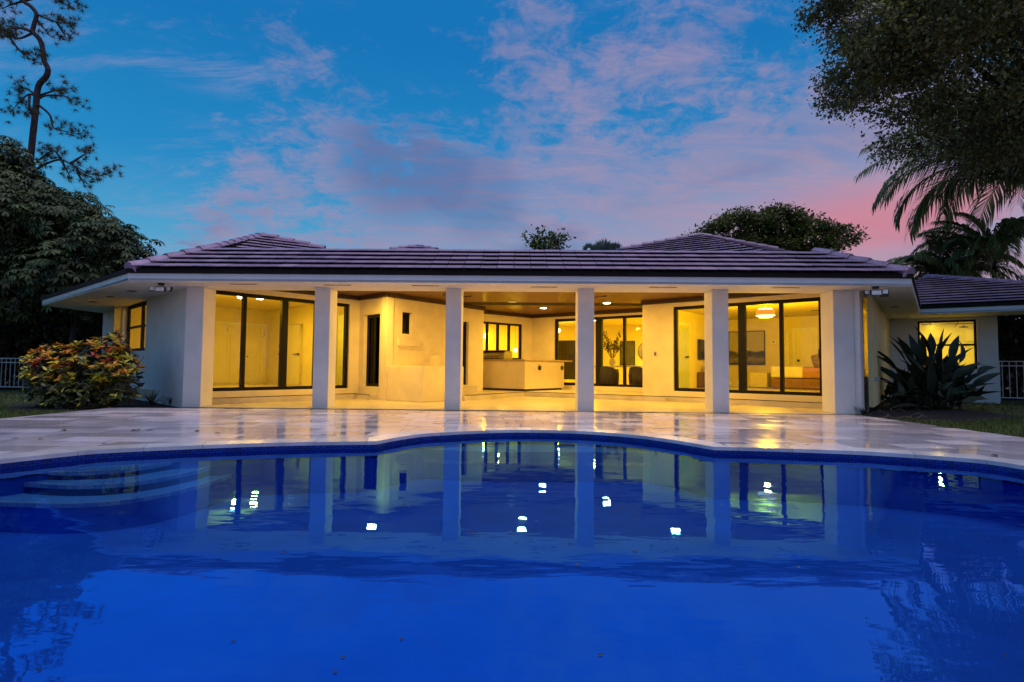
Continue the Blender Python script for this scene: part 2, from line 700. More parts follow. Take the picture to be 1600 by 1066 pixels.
def glazing(name, p0, p1, s0, s1, z0, z1, cuts, off=.08, fw=.075, dep=.10, gm='glass', thick=(), handles=(), sill=False, rail=None, flip=None):
    """framed glazing in an opening: one frame mesh, a pane between each pair of cuts, handles"""
    mb = MB()
    wbox(mb, p0, p1, s0, s1, off, off + dep, z1 - fw, z1)
    wbox(mb, p0, p1, s0, s1, off, off + dep, z0, z0 + fw)
    wbox(mb, p0, p1, s0, s0 + fw, off + .001, off + dep - .001, z0 + fw, z1 - fw)
    wbox(mb, p0, p1, s1 - fw, s1, off + .001, off + dep - .001, z0 + fw, z1 - fw)
    edges = [s0 + fw]
    for i, c in enumerate(cuts):
        w = thick[i] if i < len(thick) else fw
        jog = .012 if i % 2 else 0
        wbox(mb, p0, p1, c - w / 2, c + w / 2, off + .003 + jog, off + dep + .01 + jog, z0 + fw, z1 - fw)
        edges += [c - w / 2, c + w / 2]
    edges.append(s1 - fw)
    if rail:
        for rz in rail:
            wbox(mb, p0, p1, s0 + fw, s1 - fw, off + .006, off + dep - .006, rz - .03, rz + .03)
    fr = mb.build(name, M['frame'], house)
    zs = [z0 + fw] + sorted(rail or []) + [z1 - fw]
    for i in range(0, len(edges), 2):
        for k in range(len(zs) - 1):
            a, b = zs[k], zs[k + 1]
            if k > 0:
                a += .03
            if k < len(zs) - 2:
                b -= .03
            m2 = MB()
            wbox(m2, p0, p1, edges[i], edges[i + 1], off + dep * .45, off + dep * .45 + .012, a, b)
            m2.build('pane', M[gm], fr)
    for (hs, hz) in handles:
        m3 = MB()
        pts = []
        for q in range(9):
            t = math.pi * q / 8
            pts.append(place(p0, p1, hs, off - .005 - .055 * math.sin(t), hz - .12 * math.cos(t)))
        m3.tube(pts, .012, 6)
        m3.build('handle', M['black'], fr, True)
    return fr


# ------------------------------------------------------------------ ground, deck, pool
PCOR = [[(-3, 719), (108, 707.5), (172, 702.5), (344, 695), (470, 691.5), (586, 690)],
        [(586, 690), (625, 683), (672, 677.5), (781, 672.4), (875, 673), (940, 676), (1000, 681), (1060, 689), (1116, 698.5)],
        [(1116, 698.5), (1200, 700.5), (1315, 704.5), (1386, 708), (1525, 718), (1603, 728.5)]]


def catmull(pts, n):
    out = []
    P = [pts[0]] + list(pts) + [pts[-1]]
    for i in range(1, len(P) - 2):
        for k in range(n):
            t = k / n
            a, b, c, d = P[i - 1], P[i], P[i + 1], P[i + 2]
            out.append(.5 * ((2 * b) + (c - a) * t + (2 * a - 5 * b + 4 * c - d) * t * t + (3 * b - a - 3 * c + d) * t ** 3))
    out.append(P[-2])
    return out


outline = []
for seg in PCOR:
    pts = [V2(at_z(*p)) for p in seg]
    cp = catmull(pts, 6)
    outline += cp[:-1]
endp = V2(at_z(*PCOR[2][-1]))
startp = V2(at_z(*PCOR[0][0]))
back = [endp] + [Vector(p) for p in ((5.7, 4.1), (6.2, 3.0), (5.7, 1.8), (4.2, 1.05), (1.5, .9), (-2, .9), (-4.8, 1.1), (-6.6, 1.9), (-7.2, 3.2), (-6.6, 4.3), (-5.6, 4.9))] + [startp]
outline += catmull(back, 5)[:-1]
# even spacing clean-up
ol = [outline[0]]
for p in outline[1:]:
    if (p - ol[-1]).length > .04:
        ol.append(p)
outline = ol                                    # clockwise seen from above (left to right along the far edge)
NO = len(outline)


def outward(i):
    a, b = outline[(i - 1) % NO], outline[(i + 1) % NO]
    t = (b - a).normalized()
    return Vector((-t.y, t.x))                  # left of the walking direction = away from the water


def inside(p, poly):
    c = False
    n = len(poly)
    for i in range(n):
        a, b = poly[i], poly[(i + 1) % n]
        if (a[1] > p[1]) != (b[1] > p[1]) and p[0] < (b[0] - a[0]) * (p[1] - a[1]) / (b[1] - a[1]) + a[0]:
            c = not c
    return c


offs = [outline[i] + outward(i) * .28 for i in range(NO)]
DX0, DX1, DY0, DY1 = -8.62, 7.32, -6.0, 12.02

M['lawn'] = mat('lawn_soil', (.05, .07, .02), .95, .3, 1.2, .6, 30, bdist=.03)
g = MB()
BIG = 400
zg = -.06
for (x0, x1, y0, y1) in ((-BIG, DX0, -BIG, BIG), (DX1, BIG, -BIG, BIG), (DX0, DX1, DY1, BIG), (DX0, DX1, -BIG, DY0)):
    g.add([(x0, y0, zg), (x1, y0, zg), (x1, y1, zg), (x0, y1, zg)], [(0, 1, 2, 3)])
tag(g.build('ground', M['lawn']), kind='structure')

deck_bm = bmesh.new()
ov = [deck_bm.verts.new((x, y, -.036)) for x, y in ((DX0, DY0), (DX1, DY0), (DX1, DY1), (DX0, DY1))]
iv = [deck_bm.verts.new((p.x, p.y, -.036)) for p in offs[::3]]
ee = [deck_bm.edges.new((ov[i], ov[(i + 1) % 4])) for i in range(4)]
ee += [deck_bm.edges.new((iv[i], iv[(i + 1) % len(iv)])) for i in range(len(iv))]
bmesh.ops.triangle_fill(deck_bm, edges=ee, use_beauty=True)
for f in deck_bm.faces:
    f.normal_update()
    if f.normal.z < 0:
        f.normal_flip()
ret = bmesh.ops.extrude_face_region(deck_bm, geom=[e for e in deck_bm.edges if e.is_boundary])
dm = bpy.data.meshes.new('pool_deck')
deck_bm.to_mesh(dm)
deck_bm.free()
dm.materials.append(M['grout'])
deck = link('pool_deck', dm)
tag(deck, kind='structure')


def clip_half(poly, q, n):
    out = []
    for i in range(len(poly)):
        a, b = poly[i], poly[(i + 1) % len(poly)]
        da, db = (a - q).dot(n), (b - q).dot(n)
        if da >= 0:
            out.append(a)
        if (da >= 0) != (db >= 0):
            out.append(a + (b - a) * (da / (da - db)))
    return out


def area(poly):
    return abs(sum(poly[i].x * poly[(i + 1) % len(poly)].y - poly[(i + 1) % len(poly)].x * poly[i].y for i in range(len(poly)))) / 2


PW, PH, GAP = .61, .406, .008
pav = []
full_mesh = MB().box((0, 0, -.015), (PW - GAP, PH - GAP, .03)).mesh('paver', M['paver'])
row = 0
yy = DY1
while yy - PH > -2.4:
    y0, y1 = yy - PH, yy
    x = DX0 - (row % 2) * PW / 2 - (row % 3) * .07
    while x < DX1:
        x0, x1 = max(x, DX0), min(x + PW, DX1)
        if x1 - x0 > .08:
            rect = [Vector((x0 + GAP / 2, y0 + GAP / 2)), Vector((x1 - GAP / 2, y0 + GAP / 2)), Vector((x1 - GAP / 2, y1 - GAP / 2)), Vector((x0 + GAP / 2, y1 - GAP / 2))]
            c = Vector(((x0 + x1) / 2, (y0 + y1) / 2))
            near = [i for i in range(NO) if (outline[i] - c).length < .85]
            poly = rect
            if near:
                j = min(near, key=lambda i: (offs[i] - c).length)
                poly = clip_half(rect, offs[j] - outward(j) * .02, outward(j))
            if len(poly) >= 3 and area(poly) > .004:
                cc = sum(poly, Vector((0, 0))) / len(poly)
                if not inside(cc, offs):
                    pav.append((cc, poly, poly is rect and x1 - x0 > PW - .001))
        x += PW
    yy -= PH
    row += 1


def in_view(p):
    q = to_px(p)
    return q is not None and -40 < q[0] < 1640 and -40 < q[1] < 1100


vis = sorted([p for p in pav if in_view((p[0].x, p[0].y, 0))], key=lambda p: p[0].length)
chosen = set(id(p) for p in vis[:300])
rest = MB()
for p in pav:
    cc, poly, full = p
    tilt = Matrix.Rotation(R(random.gauss(0, .30)), 4, 'X') @ Matrix.Rotation(R(random.gauss(0, .10)), 4, 'Y')
    dz = random.uniform(-.0012, .0012)
    if id(p) in chosen:
        T = Matrix.Translation((cc.x, cc.y, dz)) @ tilt
        if full:
            link('paver', full_mesh, deck, T)
        else:
            mm = MB().prism([(q.x - cc.x, q.y - cc.y) for q in poly], -.03, 0).mesh('paver', M['paver'])
            link('paver', mm, deck, T)
    else:
        rest.prism([(q.x, q.y) for q in poly], -.03 + dz, dz)
tag(rest.build('far_pavers', M['paver_rest'], deck), kind='stuff')

# pool: shell, waterline tile band, coping stones, steps
pool = empty('swimming_pool', (0, 4, -.64))
tag(pool, 'free-form blue swimming pool with curved entry steps and marble coping', 'pool')
PINV = Matrix.Translation((0, -4, .64))


def pbuild(mb, name, m, smooth=False):
    o = mb.build(name, m, pool, smooth)
    o.matrix_basis = PINV
    return o


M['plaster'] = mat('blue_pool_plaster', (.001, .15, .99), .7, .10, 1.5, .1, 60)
M['step_face'] = mat('pale_blue_step_plaster', (.07, .36, 1.0), .7, .08, 2)  # paler plaster paints depth: treads and bench look brighter near the surface
M['riser'] = mat('shaded_blue_step_riser', (.003, .035, .34), .7, .08, 2)  # dark copy of the plaster, shade on the step fronts put into colour
shell = MB()
ZB = -.62
vs = [(p.x, p.y, -.055) for p in outline] + [(p.x, p.y, ZB) for p in outline]
shell.add(vs, [(i, (i + 1) % NO, NO + (i + 1) % NO, NO + i) for i in range(NO)])
shell.add([(p.x, p.y, ZB) for p in outline], [tuple(range(NO))])
pbuild(shell, 'basin', M['plaster'])
M['mosaic'] = brick_mat('navy_mosaic_waterline_tile', (.012, .045, .28), (.02, .085, .48), (.004, .012, .06), 1.0, .075, .038, .2, .004)
band = MB()
blen, vv, uvs = 0, [], []
loop = outline + [outline[0]]
for i, p in enumerate(loop):
    if i:
        blen += (p - loop[i - 1]).length
    n = outward(i % NO)
    q = p - n * .006
    vv += [(q.x, q.y, -.036), (q.x, q.y, -.20)]
    uvs += [(blen, 0), (blen, .164)]
band.add(vv, [(2 * i, 2 * i + 1, 2 * i + 3, 2 * i + 2) for i in range(NO)])
bo = pbuild(band, 'waterline_tile_band', M['mosaic'])
ul = bo.data.uv_layers.new(name='UVMap')
for poly in bo.data.polygons:
    for li in poly.loop_indices:
        ul.data[li].uv = uvs[bo.data.loops[li].vertex_index]
# coping stones
acc, start = 0.0, 0
for i in range(1, NO + 1):
    acc += (outline[i % NO] - outline[i - 1]).length
    if acc >= .58 or i == NO:
        idx = [k % NO for k in range(start, i + 1)]
        inn = [outline[k] - outward(k) * .028 for k in idx]
        out = [outline[k] + outward(k) * .305 for k in idx]
        sh = .0025
        def shrink(pts):
            pts = [q.copy() for q in pts]
            if len(pts) > 1:
                pts[0] += (pts[1] - pts[0]).normalized() * sh
                pts[-1] += (pts[-2] - pts[-1]).normalized() * sh
            return pts
        poly = shrink(inn) + shrink(out)[::-1]
        dz = random.uniform(0, .0015)
        mb = MB()
        mb.prism([(q.x, q.y) for q in poly], -.035, .006 + dz)
        pbuild(mb, 'coping_stone', M['coping'])
        acc, start = 0.0, i
# entry steps at the left: curved treads, each with a pale mosaic nosing
M['nosing'] = brick_mat('pale_blue_mosaic_nosing', (.42, .70, 1.0), (.12, .36, .95), (.06, .25, .8), 1.0, .09, .06, .3, .004)
STEP = [(-.175, [(60, 737), (110, 738), (180, 735), (240, 727), (300, 716), (345, 703)]),
        (-.255, [(-60, 742), (20, 753), (110, 759), (200, 755), (280, 742), (340, 726), (400, 703)]),
        (-.355, [(-160, 765), (-60, 781), (40, 787), (140, 787), (230, 777), (310, 759), (370, 738), (430, 705)])]
for z, px in STEP:
    pts = catmull([V2(at_z(u, v, z)) for u, v in px], 6)
    lo, hi = pts[0], pts[-1]
    poly = [(q.x, q.y) for q in pts] + [(hi.x + .3, hi.y + 1.2), (lo.x - 1.5, hi.y + 1.2), (lo.x - 2.2, lo.y)]
    mb = MB()
    mb.prism(poly, ZB + .002, z - .004)
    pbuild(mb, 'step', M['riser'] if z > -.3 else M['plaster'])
    mb = MB()
    mb.prism(poly, z - .003, z)
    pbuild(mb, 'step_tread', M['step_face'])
    mb = MB()
    vv, uvs, acc = [], [], 0
    for i, q in enumerate(pts):
        if i:
            acc += (q - pts[i - 1]).length
        t = (pts[min(i + 1, len(pts) - 1)] - pts[max(i - 1, 0)]).normalized()
        n = Vector((t.y, -t.x))
        a, b = q + n * .006, q - n * .05
        vv += [(a.x, a.y, z - .035), (a.x, a.y, z + .005), (b.x, b.y, z + .005)]
        uvs += [(acc, 0), (acc, .05), (acc, .10)]
    fs = []
    for i in range(len(pts) - 1):
        fs += [(3 * i, 3 * i + 3, 3 * i + 4, 3 * i + 1), (3 * i + 1, 3 * i + 4, 3 * i + 5, 3 * i + 2)]
    mb.add(vv, fs)
    so = pbuild(mb, 'step_nosing', M['nosing'])
    ul = so.data.uv_layers.new(name='UVMap')
    for pg in so.data.polygons:
        for li in pg.loop_indices:
            ul.data[li].uv = uvs[so.data.loops[li].vertex_index]
# bench ledge along the middle bay with a mosaic nosing
bay = [(604, 699), (660, 702), (750, 705.5), (850, 706.5), (950, 707), (1040, 708), (1110, 713)]
pts = catmull([V2(at_z(u, v, -.215)) for u, v in bay], 6)
mb = MB()
mb.prism([(q.x, q.y) for q in pts] + [(pts[-1].x + .3, pts[-1].y + 1.6), (pts[0].x - .3, pts[0].y + 1.6)], ZB + .004, -.215)
pbuild(mb, 'bench', M['step_face'])
mb = MB()
vv, uvs, acc = [], [], 0
for i, q in enumerate(pts):
    if i:
        acc += (q - pts[i - 1]).length
    vv += [(q.x, q.y - .006, -.40), (q.x, q.y - .006, -.355), (q.x, q.y + .05, -.355)]
    uvs += [(acc, 0), (acc, .05), (acc, .10)]
fs = []
for i in range(len(pts) - 1):
    fs += [(3 * i, 3 * i + 3, 3 * i + 4, 3 * i + 1), (3 * i + 1, 3 * i + 4, 3 * i + 5, 3 * i + 2)]
mb.add(vv, fs)
so = pbuild(mb, 'bench_nosing', M['nosing'])
ul = so.data.uv_layers.new(name='UVMap')
for pg in so.data.polygons:
    for li in pg.loop_indices:
        ul.data[li].uv = uvs[so.data.loops[li].vertex_index]


def water_mat():
    m = bpy.data.materials.new('pool_water')
    m.use_nodes = True
    nt = m.node_tree
    N, L = nt.nodes, nt.links
    N.remove(N['Principled BSDF'])
    tc = N.new('ShaderNodeTexCoord')

    def nz(sc_, scale, detail, rot=0):
        mp = N.new('ShaderNodeMapping')
        mp.inputs['Scale'].default_value = sc_
        mp.inputs['Rotation'].default_value = (0, 0, rot)
        L.new(tc.outputs['Object'], mp.inputs[0])
        n = N.new('ShaderNodeTexNoise')
        n.inputs['Scale'].default_value = scale
        n.inputs['Detail'].default_value = detail
        n.inputs['Roughness'].default_value = .45
        L.new(mp.outputs[0], n.inputs['Vector'])
        return n.outputs['Fac']
    a = nz((1, 2.2, 1), .9, 2, .25)
    b = nz((1, 3.0, 1), 3.2, 2, -.2)
    w = N.new('ShaderNodeTexWave')
    w.wave_type = 'RINGS'
    w.rings_direction = 'Z'
    w.inputs['Scale'].default_value = .85
    w.inputs['Distortion'].default_value = 1.5
    w.inputs['Detail'].default_value = 1
    mp = N.new('ShaderNodeMapping')
    mp.inputs['Location'].default_value = (1.6, -.4, 0)
    L.new(tc.outputs['Object'], mp.inputs[0])
    L.new(mp.outputs[0], w.inputs[0])
    s1 = N.new('ShaderNodeMath')
    s1.operation = 'MULTIPLY_ADD'
    L.new(b, s1.inputs[0])
    s1.inputs[1].default_value = .22
    L.new(a, s1.inputs[2])
    s2 = N.new('ShaderNodeMath')
    s2.operation = 'MULTIPLY_ADD'
    L.new(w.outputs['Fac'], s2.inputs[0])
    s2.inputs[1].default_value = .07
    L.new(s1.outputs[0], s2.inputs[2])
    bp = N.new('ShaderNodeBump')
    bp.inputs['Strength'].default_value = .34
    bp.inputs['Distance'].default_value = .012
    L.new(s2.outputs[0], bp.inputs['Height'])
    t = N.new('ShaderNodeBsdfTransparent')
    t.inputs[0].default_value = (.88, .97, 1.0, 1)
    gb = N.new('ShaderNodeBsdfGlossy')              # blue-tinted body sheen
    gb.inputs['Color'].default_value = (.010, .30, 1.0, 1)
    gb.inputs['Roughness'].default_value = .012
    L.new(bp.outputs[0], gb.inputs['Normal'])
    m1 = N.new('ShaderNodeMixShader')
    m1.inputs[0].default_value = .42
    L.new(t.outputs[0], m1.inputs[1])
    L.new(gb.outputs[0], m1.inputs[2])
    gl = N.new('ShaderNodeBsdfGlossy')              # clear surface reflection
    gl.inputs['Color'].default_value = (.20, .42, 1.0, 1)
    gl.inputs['Roughness'].default_value = .012
    L.new(bp.outputs[0], gl.inputs['Normal'])
    fr = N.new('ShaderNodeFresnel')
    fr.inputs[0].default_value = 1.17
    L.new(bp.outputs[0], fr.inputs['Normal'])
    ms = N.new('ShaderNodeMixShader')
    L.new(fr.outputs[0], ms.inputs[0])
    L.new(m1.outputs[0], ms.inputs[1])
    L.new(gl.outputs[0], ms.inputs[2])
    L.new(ms.outputs[0], N['Material Output'].inputs[0])
    return m


M['water'] = water_mat()
wt = MB()
wt.add([((p - outward(i) * .007).x, (p - outward(i) * .007).y, -.085) for i, p in enumerate(outline)], [tuple(range(NO - 1, -1, -1))])
tag(wt.build('pool_water', M['water']), kind='structure')

# ------------------------------------------------------------------ house shell
# patio floor, stepped platform, ledges
pf = MB()
pf.prism([(-7.35, front_y(-7.35) - .02), (7.62, front_y(7.62) - .02), REn, RW, BR, BC, J2, Jn, K, SLb, SLa], -.05, 0.0)
pf.build('patio_floor', M['patio_floor'], house)
tr = MB()
wbox(tr, (-7.3, front_y(-7.3) - .24), (7.6, front_y(7.6) - .24), 0, 14.9, -.03, .0, -.02, .006)
tr.build('floor_track', M['track'], house)
pl = MB()
pl.prism([(-1.30, 15.50), (.44, 18.28), (4.42, 15.92), (4.2, 16.9), (5.19, 18.4), (.76, 21.6), (-1.6, 19.42), (-.98, 18.9), (-2.5, 16.8), (-2.0, 15.9)], 0.002, Z_STEP)
pl.build('raised_platform', M['patio_floor'], house)
nos = MB()
wbox(nos, (-1.30, 15.50), (.44, 18.28), 0.02, 3.26, .004, -.012, Z_STEP - .012, Z_STEP + .003)
wbox(nos, (.44, 18.28), (4.42, 15.92), .01, 4.62, .004, -.012, Z_STEP - .012, Z_STEP + .003)
nos.build('platform_edge_strip', M['track'], house)
for (a_, b_, s0_, s1_, o_, dz_) in ((SLa, SLb, .2, 4.5, .14, .004), (SLb, K, .1, .98, .22, .009), (RW, REn, -.05, 5.15, .14, .006)):
    lg = MB()
    wbox(lg, a_, b_, s0_, s1_, -o_, 0, .001, Z_STEP - dz_)
    lo_ = lg.build('ledge', M['patio_floor'], house)
    ls = MB()
    wbox(ls, a_, b_, s0_, s1_, -o_ - .008, -o_ + .01, Z_STEP - dz_ - .010, Z_STEP - dz_ + .003)
    ls.build('edge_strip', M['track'], lo_)


def S(px, p0, p1, py=540):
    return on_wall(px, py, p0, p1)[0]


ZD0, ZD1 = Z_FLOOR, 2.76
TOP = 3.12
# left slider wall
sl0, sl1 = S(323, SLa, SLb), S(545.5, SLa, SLb)
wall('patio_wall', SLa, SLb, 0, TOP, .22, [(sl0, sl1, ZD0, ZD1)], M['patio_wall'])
glazing('sliding_door', SLa, SLb, sl0, sl1, ZD0, ZD1, [S(383, SLa, SLb), S(446.5, SLa, SLb), S(496, SLa, SLb)],
        off=.06, fw=.085, dep=.12, thick=[.085, .17, .085], handles=[(S(437, SLa, SLb), 1.35), (S(325, SLa, SLb), 1.35), (S(541, SLa, SLb), 1.35)])
# door wall of the bath block
dw0, dw1 = S(568.5, SLb, K), S(593, SLb, K)
wall('patio_wall', SLb, K, 0, TOP, .22, [(dw0, dw1, .36, 2.44)], M['patio_wall'])
glazing('side_door', SLb, K, dw0, dw1, .36, 2.44, [(dw0 + dw1) / 2], off=.10, fw=.09, dep=.08, gm='dglass', thick=[.05])
# wall with the small window and the black door
w0, w1 = S(628, K, Jn), S(643.5, K, Jn)
_, wz0 = on_wall(636, 522, K, Jn)
_, wz1 = on_wall(636, 488, K, Jn)
b0, b1 = S(714, K, Jn), S(732, K, Jn)
wall('patio_wall', K, Jn, 0, TOP, .22, [(w0, w1, wz0, wz1), (b0, b1, .36, 2.44)], M['patio_wall'])
glazing('small_window', K, Jn, w0, w1, wz0, wz1, [], off=.12, fw=.06, dep=.06, gm='dglass')
glazing('side_door', K, Jn, b0, b1, .36, 2.44, [], off=.10, fw=.09, dep=.08, gm='dglass')
stp = MB()
wbox(stp, K, Jn, b0 - .1, b1 + .1, -.30, -.002, Z_STEP + .002, .33)
stp.build('door_step', M['patio_floor'], house)
sh = MB()
e0, e1 = S(621, K, Jn), S(655, K, Jn)
_, ez0 = on_wall(637, 541, K, Jn)
_, ez1 = on_wall(637, 529.5, K, Jn)
wbox(sh, K, Jn, e0, e1, -.05, 0, ez0, ez1)
sh.build('wall_ledge', M['patio_wall'], house, bevel=.008)
# half-height block projecting from that wall
blk = MB()
wbox(blk, K, Jn, .05, 1.72, -1.36, -.003, .001, .955)
blk.build('half_wall_block', M['patio_wall'], house, bevel=.01)
bl2 = MB()
wbox(bl2, K, Jn, 1.72, 2.0, -.35, -.003, .001, 1.28)
bl2.build('half_wall_pier', M['patio_wall'], house, bevel=.01)
# jog, window wall, back wall
wall('patio_wall', Jn, J2, 0, TOP, .22, [], M['patio_wall'])
q0, q1 = S(750, J2, BC), S(816, J2, BC)
_, qz1 = on_wall(785, 504.5, J2, BC)
wall('patio_wall', J2, BC, 0, TOP, .22, [(max(q0, .12), q1, 1.24, qz1)], M['patio_wall'])
glazing('folding_window', J2, BC, max(q0, .12), q1, 1.24, qz1, [S(763.5, J2, BC), S(780.5, J2, BC), S(797.5, J2, BC)], off=.05, fw=.07, dep=.09)
d0, d1 = S(866, BC, BR), S(902.5, BC, BR)
g0, g1 = S(909, BC, BR), S(1040, BC, BR)
wall('patio_wall', BC, BR, 0, TOP, .22, [(d0, d1, ZD0, 2.80), (g0, g1, ZD0, 2.80)], M['patio_wall'])
glazing('glass_door', BC, BR, d0, d1, ZD0, 2.80, [], off=.06, fw=.10, dep=.10, handles=[(d1 - .05, 1.3)])
glazing('sliding_door', BC, BR, g0, g1, ZD0, 2.80, [S(934, BC, BR), S(973.5, BC, BR), S(1012, BC, BR)], off=.06, fw=.085, dep=.12, thick=[.24, .085, .085])
# hidden return and right slider wall
wall('patio_wall', BR, RW, 0, TOP, .22, [], M['patio_wall'])
r0, r1 = S(1052, RW, REn), S(1285, RW, REn)
wall('patio_wall', RW, REn, 0, TOP, .22, [(r0, r1, ZD0, ZD1)], M['patio_wall'])
glazing('sliding_door', RW, REn, r0, r1, ZD0, ZD1, [S(1103, RW, REn), S(1157.5, RW, REn), S(1219.5, RW, REn)],
        off=.06, fw=.085, dep=.12, thick=[.085, .19, .085], handles=[(S(1059, RW, REn), 1.35), (S(1167, RW, REn), 1.35), (S(1279, RW, REn), 1.35)])
# outer walls
ow0, ow1 = S(226.5, OLb, OLa), S(190, OLb, OLa)
ow0, ow1 = min(ow0, ow1), max(ow0, ow1)
_, oz0 = on_wall(208, 549, OLa, OLb)
_, oz1 = on_wall(208, 474, OLa, OLb)
wall('outer_wall', OLb, OLa, -.05, Z_SOF + .3, .25, [(ow0, ow1, oz0, oz1)], M['stucco'])
glazing('bedroom_window', OLb, OLa, ow0, ow1, oz0, oz1, [ow0 + (ow1 - ow0) * .62], off=.12, fw=.09, dep=.07, rail=[oz0 + (oz1 - oz0) * .52])
rw_ = [(S(1350.5, ORa, ORb), S(1357.5, ORa, ORb), .95, 2.45), (S(1369, ORa, ORb), S(1374.5, ORa, ORb), .35, 2.45)]
wall('outer_wall', ORa, ORb, -.05, Z_SOF + .3, .25, rw_, M['stucco'])
for h in rw_:
    glazing('side_window', ORa, ORb, *h, [], off=.14, fw=.07, dep=.06)
aw0, aw1 = S(1434.5, ORb, ANb), S(1527, ORb, ANb)
_, az1 = on_wall(1525, 499, ORb, ANb)
_, az0 = on_wall(1525, 577, ORb, ANb)
_, azm = on_wall(1525, 538.5, ORb, ANb)
wall('outer_wall', ORb, ANb, -.05, Z_SOF + .2, .25, [(aw0, aw1, az0, az1)], M['stucco'])
glazing('bathroom_window', ORb, ANb, aw0, aw1, az0, az1, [], off=.10, fw=.06, dep=.07, rail=[azm])
d_, _l = dir2(ORb, ANb)
ANc = (ANb[0] + .55 * 6, ANb[1] + .83 * 6)
wall('outer_wall', ANb, ANc, -.05, Z_SOF + .2, .25, [], M['stucco'])
# columns
for px, py, w in ((298.5, 635.5, .40), (499.5, 637, .345), (706.5, 639, .345), (915.5, 642, .355), (1127, 644.5, .36), (1321, 647.5, .44)):
    c = at_z(px, py, 0)
    yf = front_y(c.x)
    cx = c.x * yf / c.y
    mb = MB()
    mb.box((cx, yf + .25, Z_SOF / 2), (w, .50, Z_SOF - .002))
    mb.build('column', M['stucco'], house, bevel=.008)

# ceilings and floors of the rooms
nL = Vector((-.752, .659))


def add2(p, v, k):
    return (p[0] + v[0] * k, p[1] + v[1] * k)


LD = 6.0
Lp = [add2(SLa, nL, .23), add2(SLb, nL, .23), add2(SLb, nL, LD), add2(SLa, nL, LD)]
dR, _ = dir2(RW, REn)
nR = Vector((-dR.y, dR.x))
RD = 7.4
Rp = [add2(RW, nR, .23), add2(REn, nR, .23), add2(REn, nR, RD), add2(RW, nR, RD)]
vB = Vector((.6, .8))
KW0, KW1, KW2 = (-4.8, 21.5), (-.6, 26.2), (4.2, 26.6)
Vp = [(5.42, 18.62), (8.75, 23.2), KW2, KW1, KW0, (-1.82, 19.6), (.70, 21.87)]
for nm_, pp in (('room_floor', Lp), ('room_floor', Rp), ('room_floor', Vp)):
    mb = MB()
    mb.prism(pp, .05, Z_FLOOR - .02)
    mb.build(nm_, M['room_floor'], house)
for pp in (Lp, Rp, Vp):
    mb = MB()
    mb.prism(pp, 2.95, 3.03)
    mb.build('room_ceiling', M['room_ceiling'], house)
pc = MB()
pc.prism([(-7.6, front_y(-7.6) + .52), (8.0, front_y(8.0) + .52), REn, RW, BR, BC, J2, Jn, K, SLb, SLa], Z_CEIL, Z_CEIL + .06)
pc.build('wood_ceiling', M['wood'], house)
for i, (a, b) in enumerate(((SLa, SLb), (SLb, K), (K, Jn), (J2, BC), (BC, BR), (RW, REn))):
    mb = MB()
    L_ = dir2(a, b)[1]
    wbox(mb, a, b, .004, L_ - .004, -.10, -.002, Z_CEIL - .11 - .003 * i, Z_CEIL - .002)
    mb.build('crown_moulding', M['crown'], house)

# room walls (inside faces)
LQ = [Lp[1], Lp[2], Lp[3], Lp[0]]
# left bedroom: side wall with bathroom opening, closet wall, window side is the outer wall
wallL_side = (add2(SLb, nL, LD), add2(SLb, nL, .23))        # seen from inside the room
kk0, kk1 = S(522, *wallL_side), S(541.5, *wallL_side)
dk0, dk1 = S(451, *wallL_side), S(473, *wallL_side)
wall('room_wall', wallL_side[0], wallL_side[1], .1, 3.0, .12, [(min(kk0, kk1), min(max(kk0, kk1), 5.7), Z_FLOOR - .02, 2.55), (min(dk0, dk1), max(dk0, dk1), Z_FLOOR - .02, 2.36)], M['room'])
closet = (add2(SLa, nL, LD), add2(SLb, nL, LD))
wall('room_wall', closet[0], closet[1], .1, 3.0, .12, [], M['room'])
# bathroom box beyond the opening
bx = [add2(wallL_side[1], (0, 0), 0)]
dS, lS = dir2(*wallL_side)
nS = Vector((-dS.y, dS.x))


def ls_pt(s, o):
    q = V2(wallL_side[0]) + dS * s + nS * o
    return (q.x, q.y)


mbt = MB()
mbt.prism([ls_pt(3.6, .12), ls_pt(5.9, .12), ls_pt(5.9, 2.0), ls_pt(3.6, 2.0)], 2.9, 3.0)
mbt.build('bathroom_ceiling', M['room_ceiling'], house)
mbt = MB()
mbt.prism([ls_pt(3.6, .12), ls_pt(5.9, .12), ls_pt(5.9, 2.0), ls_pt(3.6, 2.0)], .1, Z_FLOOR)
mbt.build('bathroom_floor', M['room_floor'], house)
M['shower_tile'] = mat('pale_shower_tile', (.70, .68, .45), .25, .05, 3)
wall('shower_wall', ls_pt(3.5, 1.9), ls_pt(5.95, 1.9), .1, 3.0, .1, [], M['shower_tile'])
wall('bathroom_wall', ls_pt(3.6, .13), ls_pt(3.6, 1.95), .1, 3.0, .1, [], M['shower_tile'])
wall('bathroom_wall', ls_pt(5.85, 1.95), ls_pt(5.85, .13), .1, 3.0, .1, [], M['shower_tile'])
# hall behind the open door
mbt = MB()
mbt.prism([ls_pt(.3, .12), ls_pt(3.4, .12), ls_pt(3.4, 2.2), ls_pt(.3, 2.2)], .1, Z_FLOOR)
mbt.build('hall_floor', M['room_floor'], house)
mbt = MB()
mbt.prism([ls_pt(.3, .12), ls_pt(3.4, .12), ls_pt(3.4, 2.2), ls_pt(.3, 2.2)], 2.6, 2.7)
mbt.build('hall_ceiling', M['room_ceiling'], house)
wall('hall_wall', ls_pt(.3, .12), ls_pt(.3, 2.2), .1, 2.65, .1, [], M['room'])
wall('hall_wall', ls_pt(3.4, 2.2), ls_pt(3.4, .12), .1, 2.65, .1, [], M['room'])
wall('hall_wall', ls_pt(.2, 2.1), ls_pt(3.5, 2.1), .1, 2.65, .1, [], M['room'])

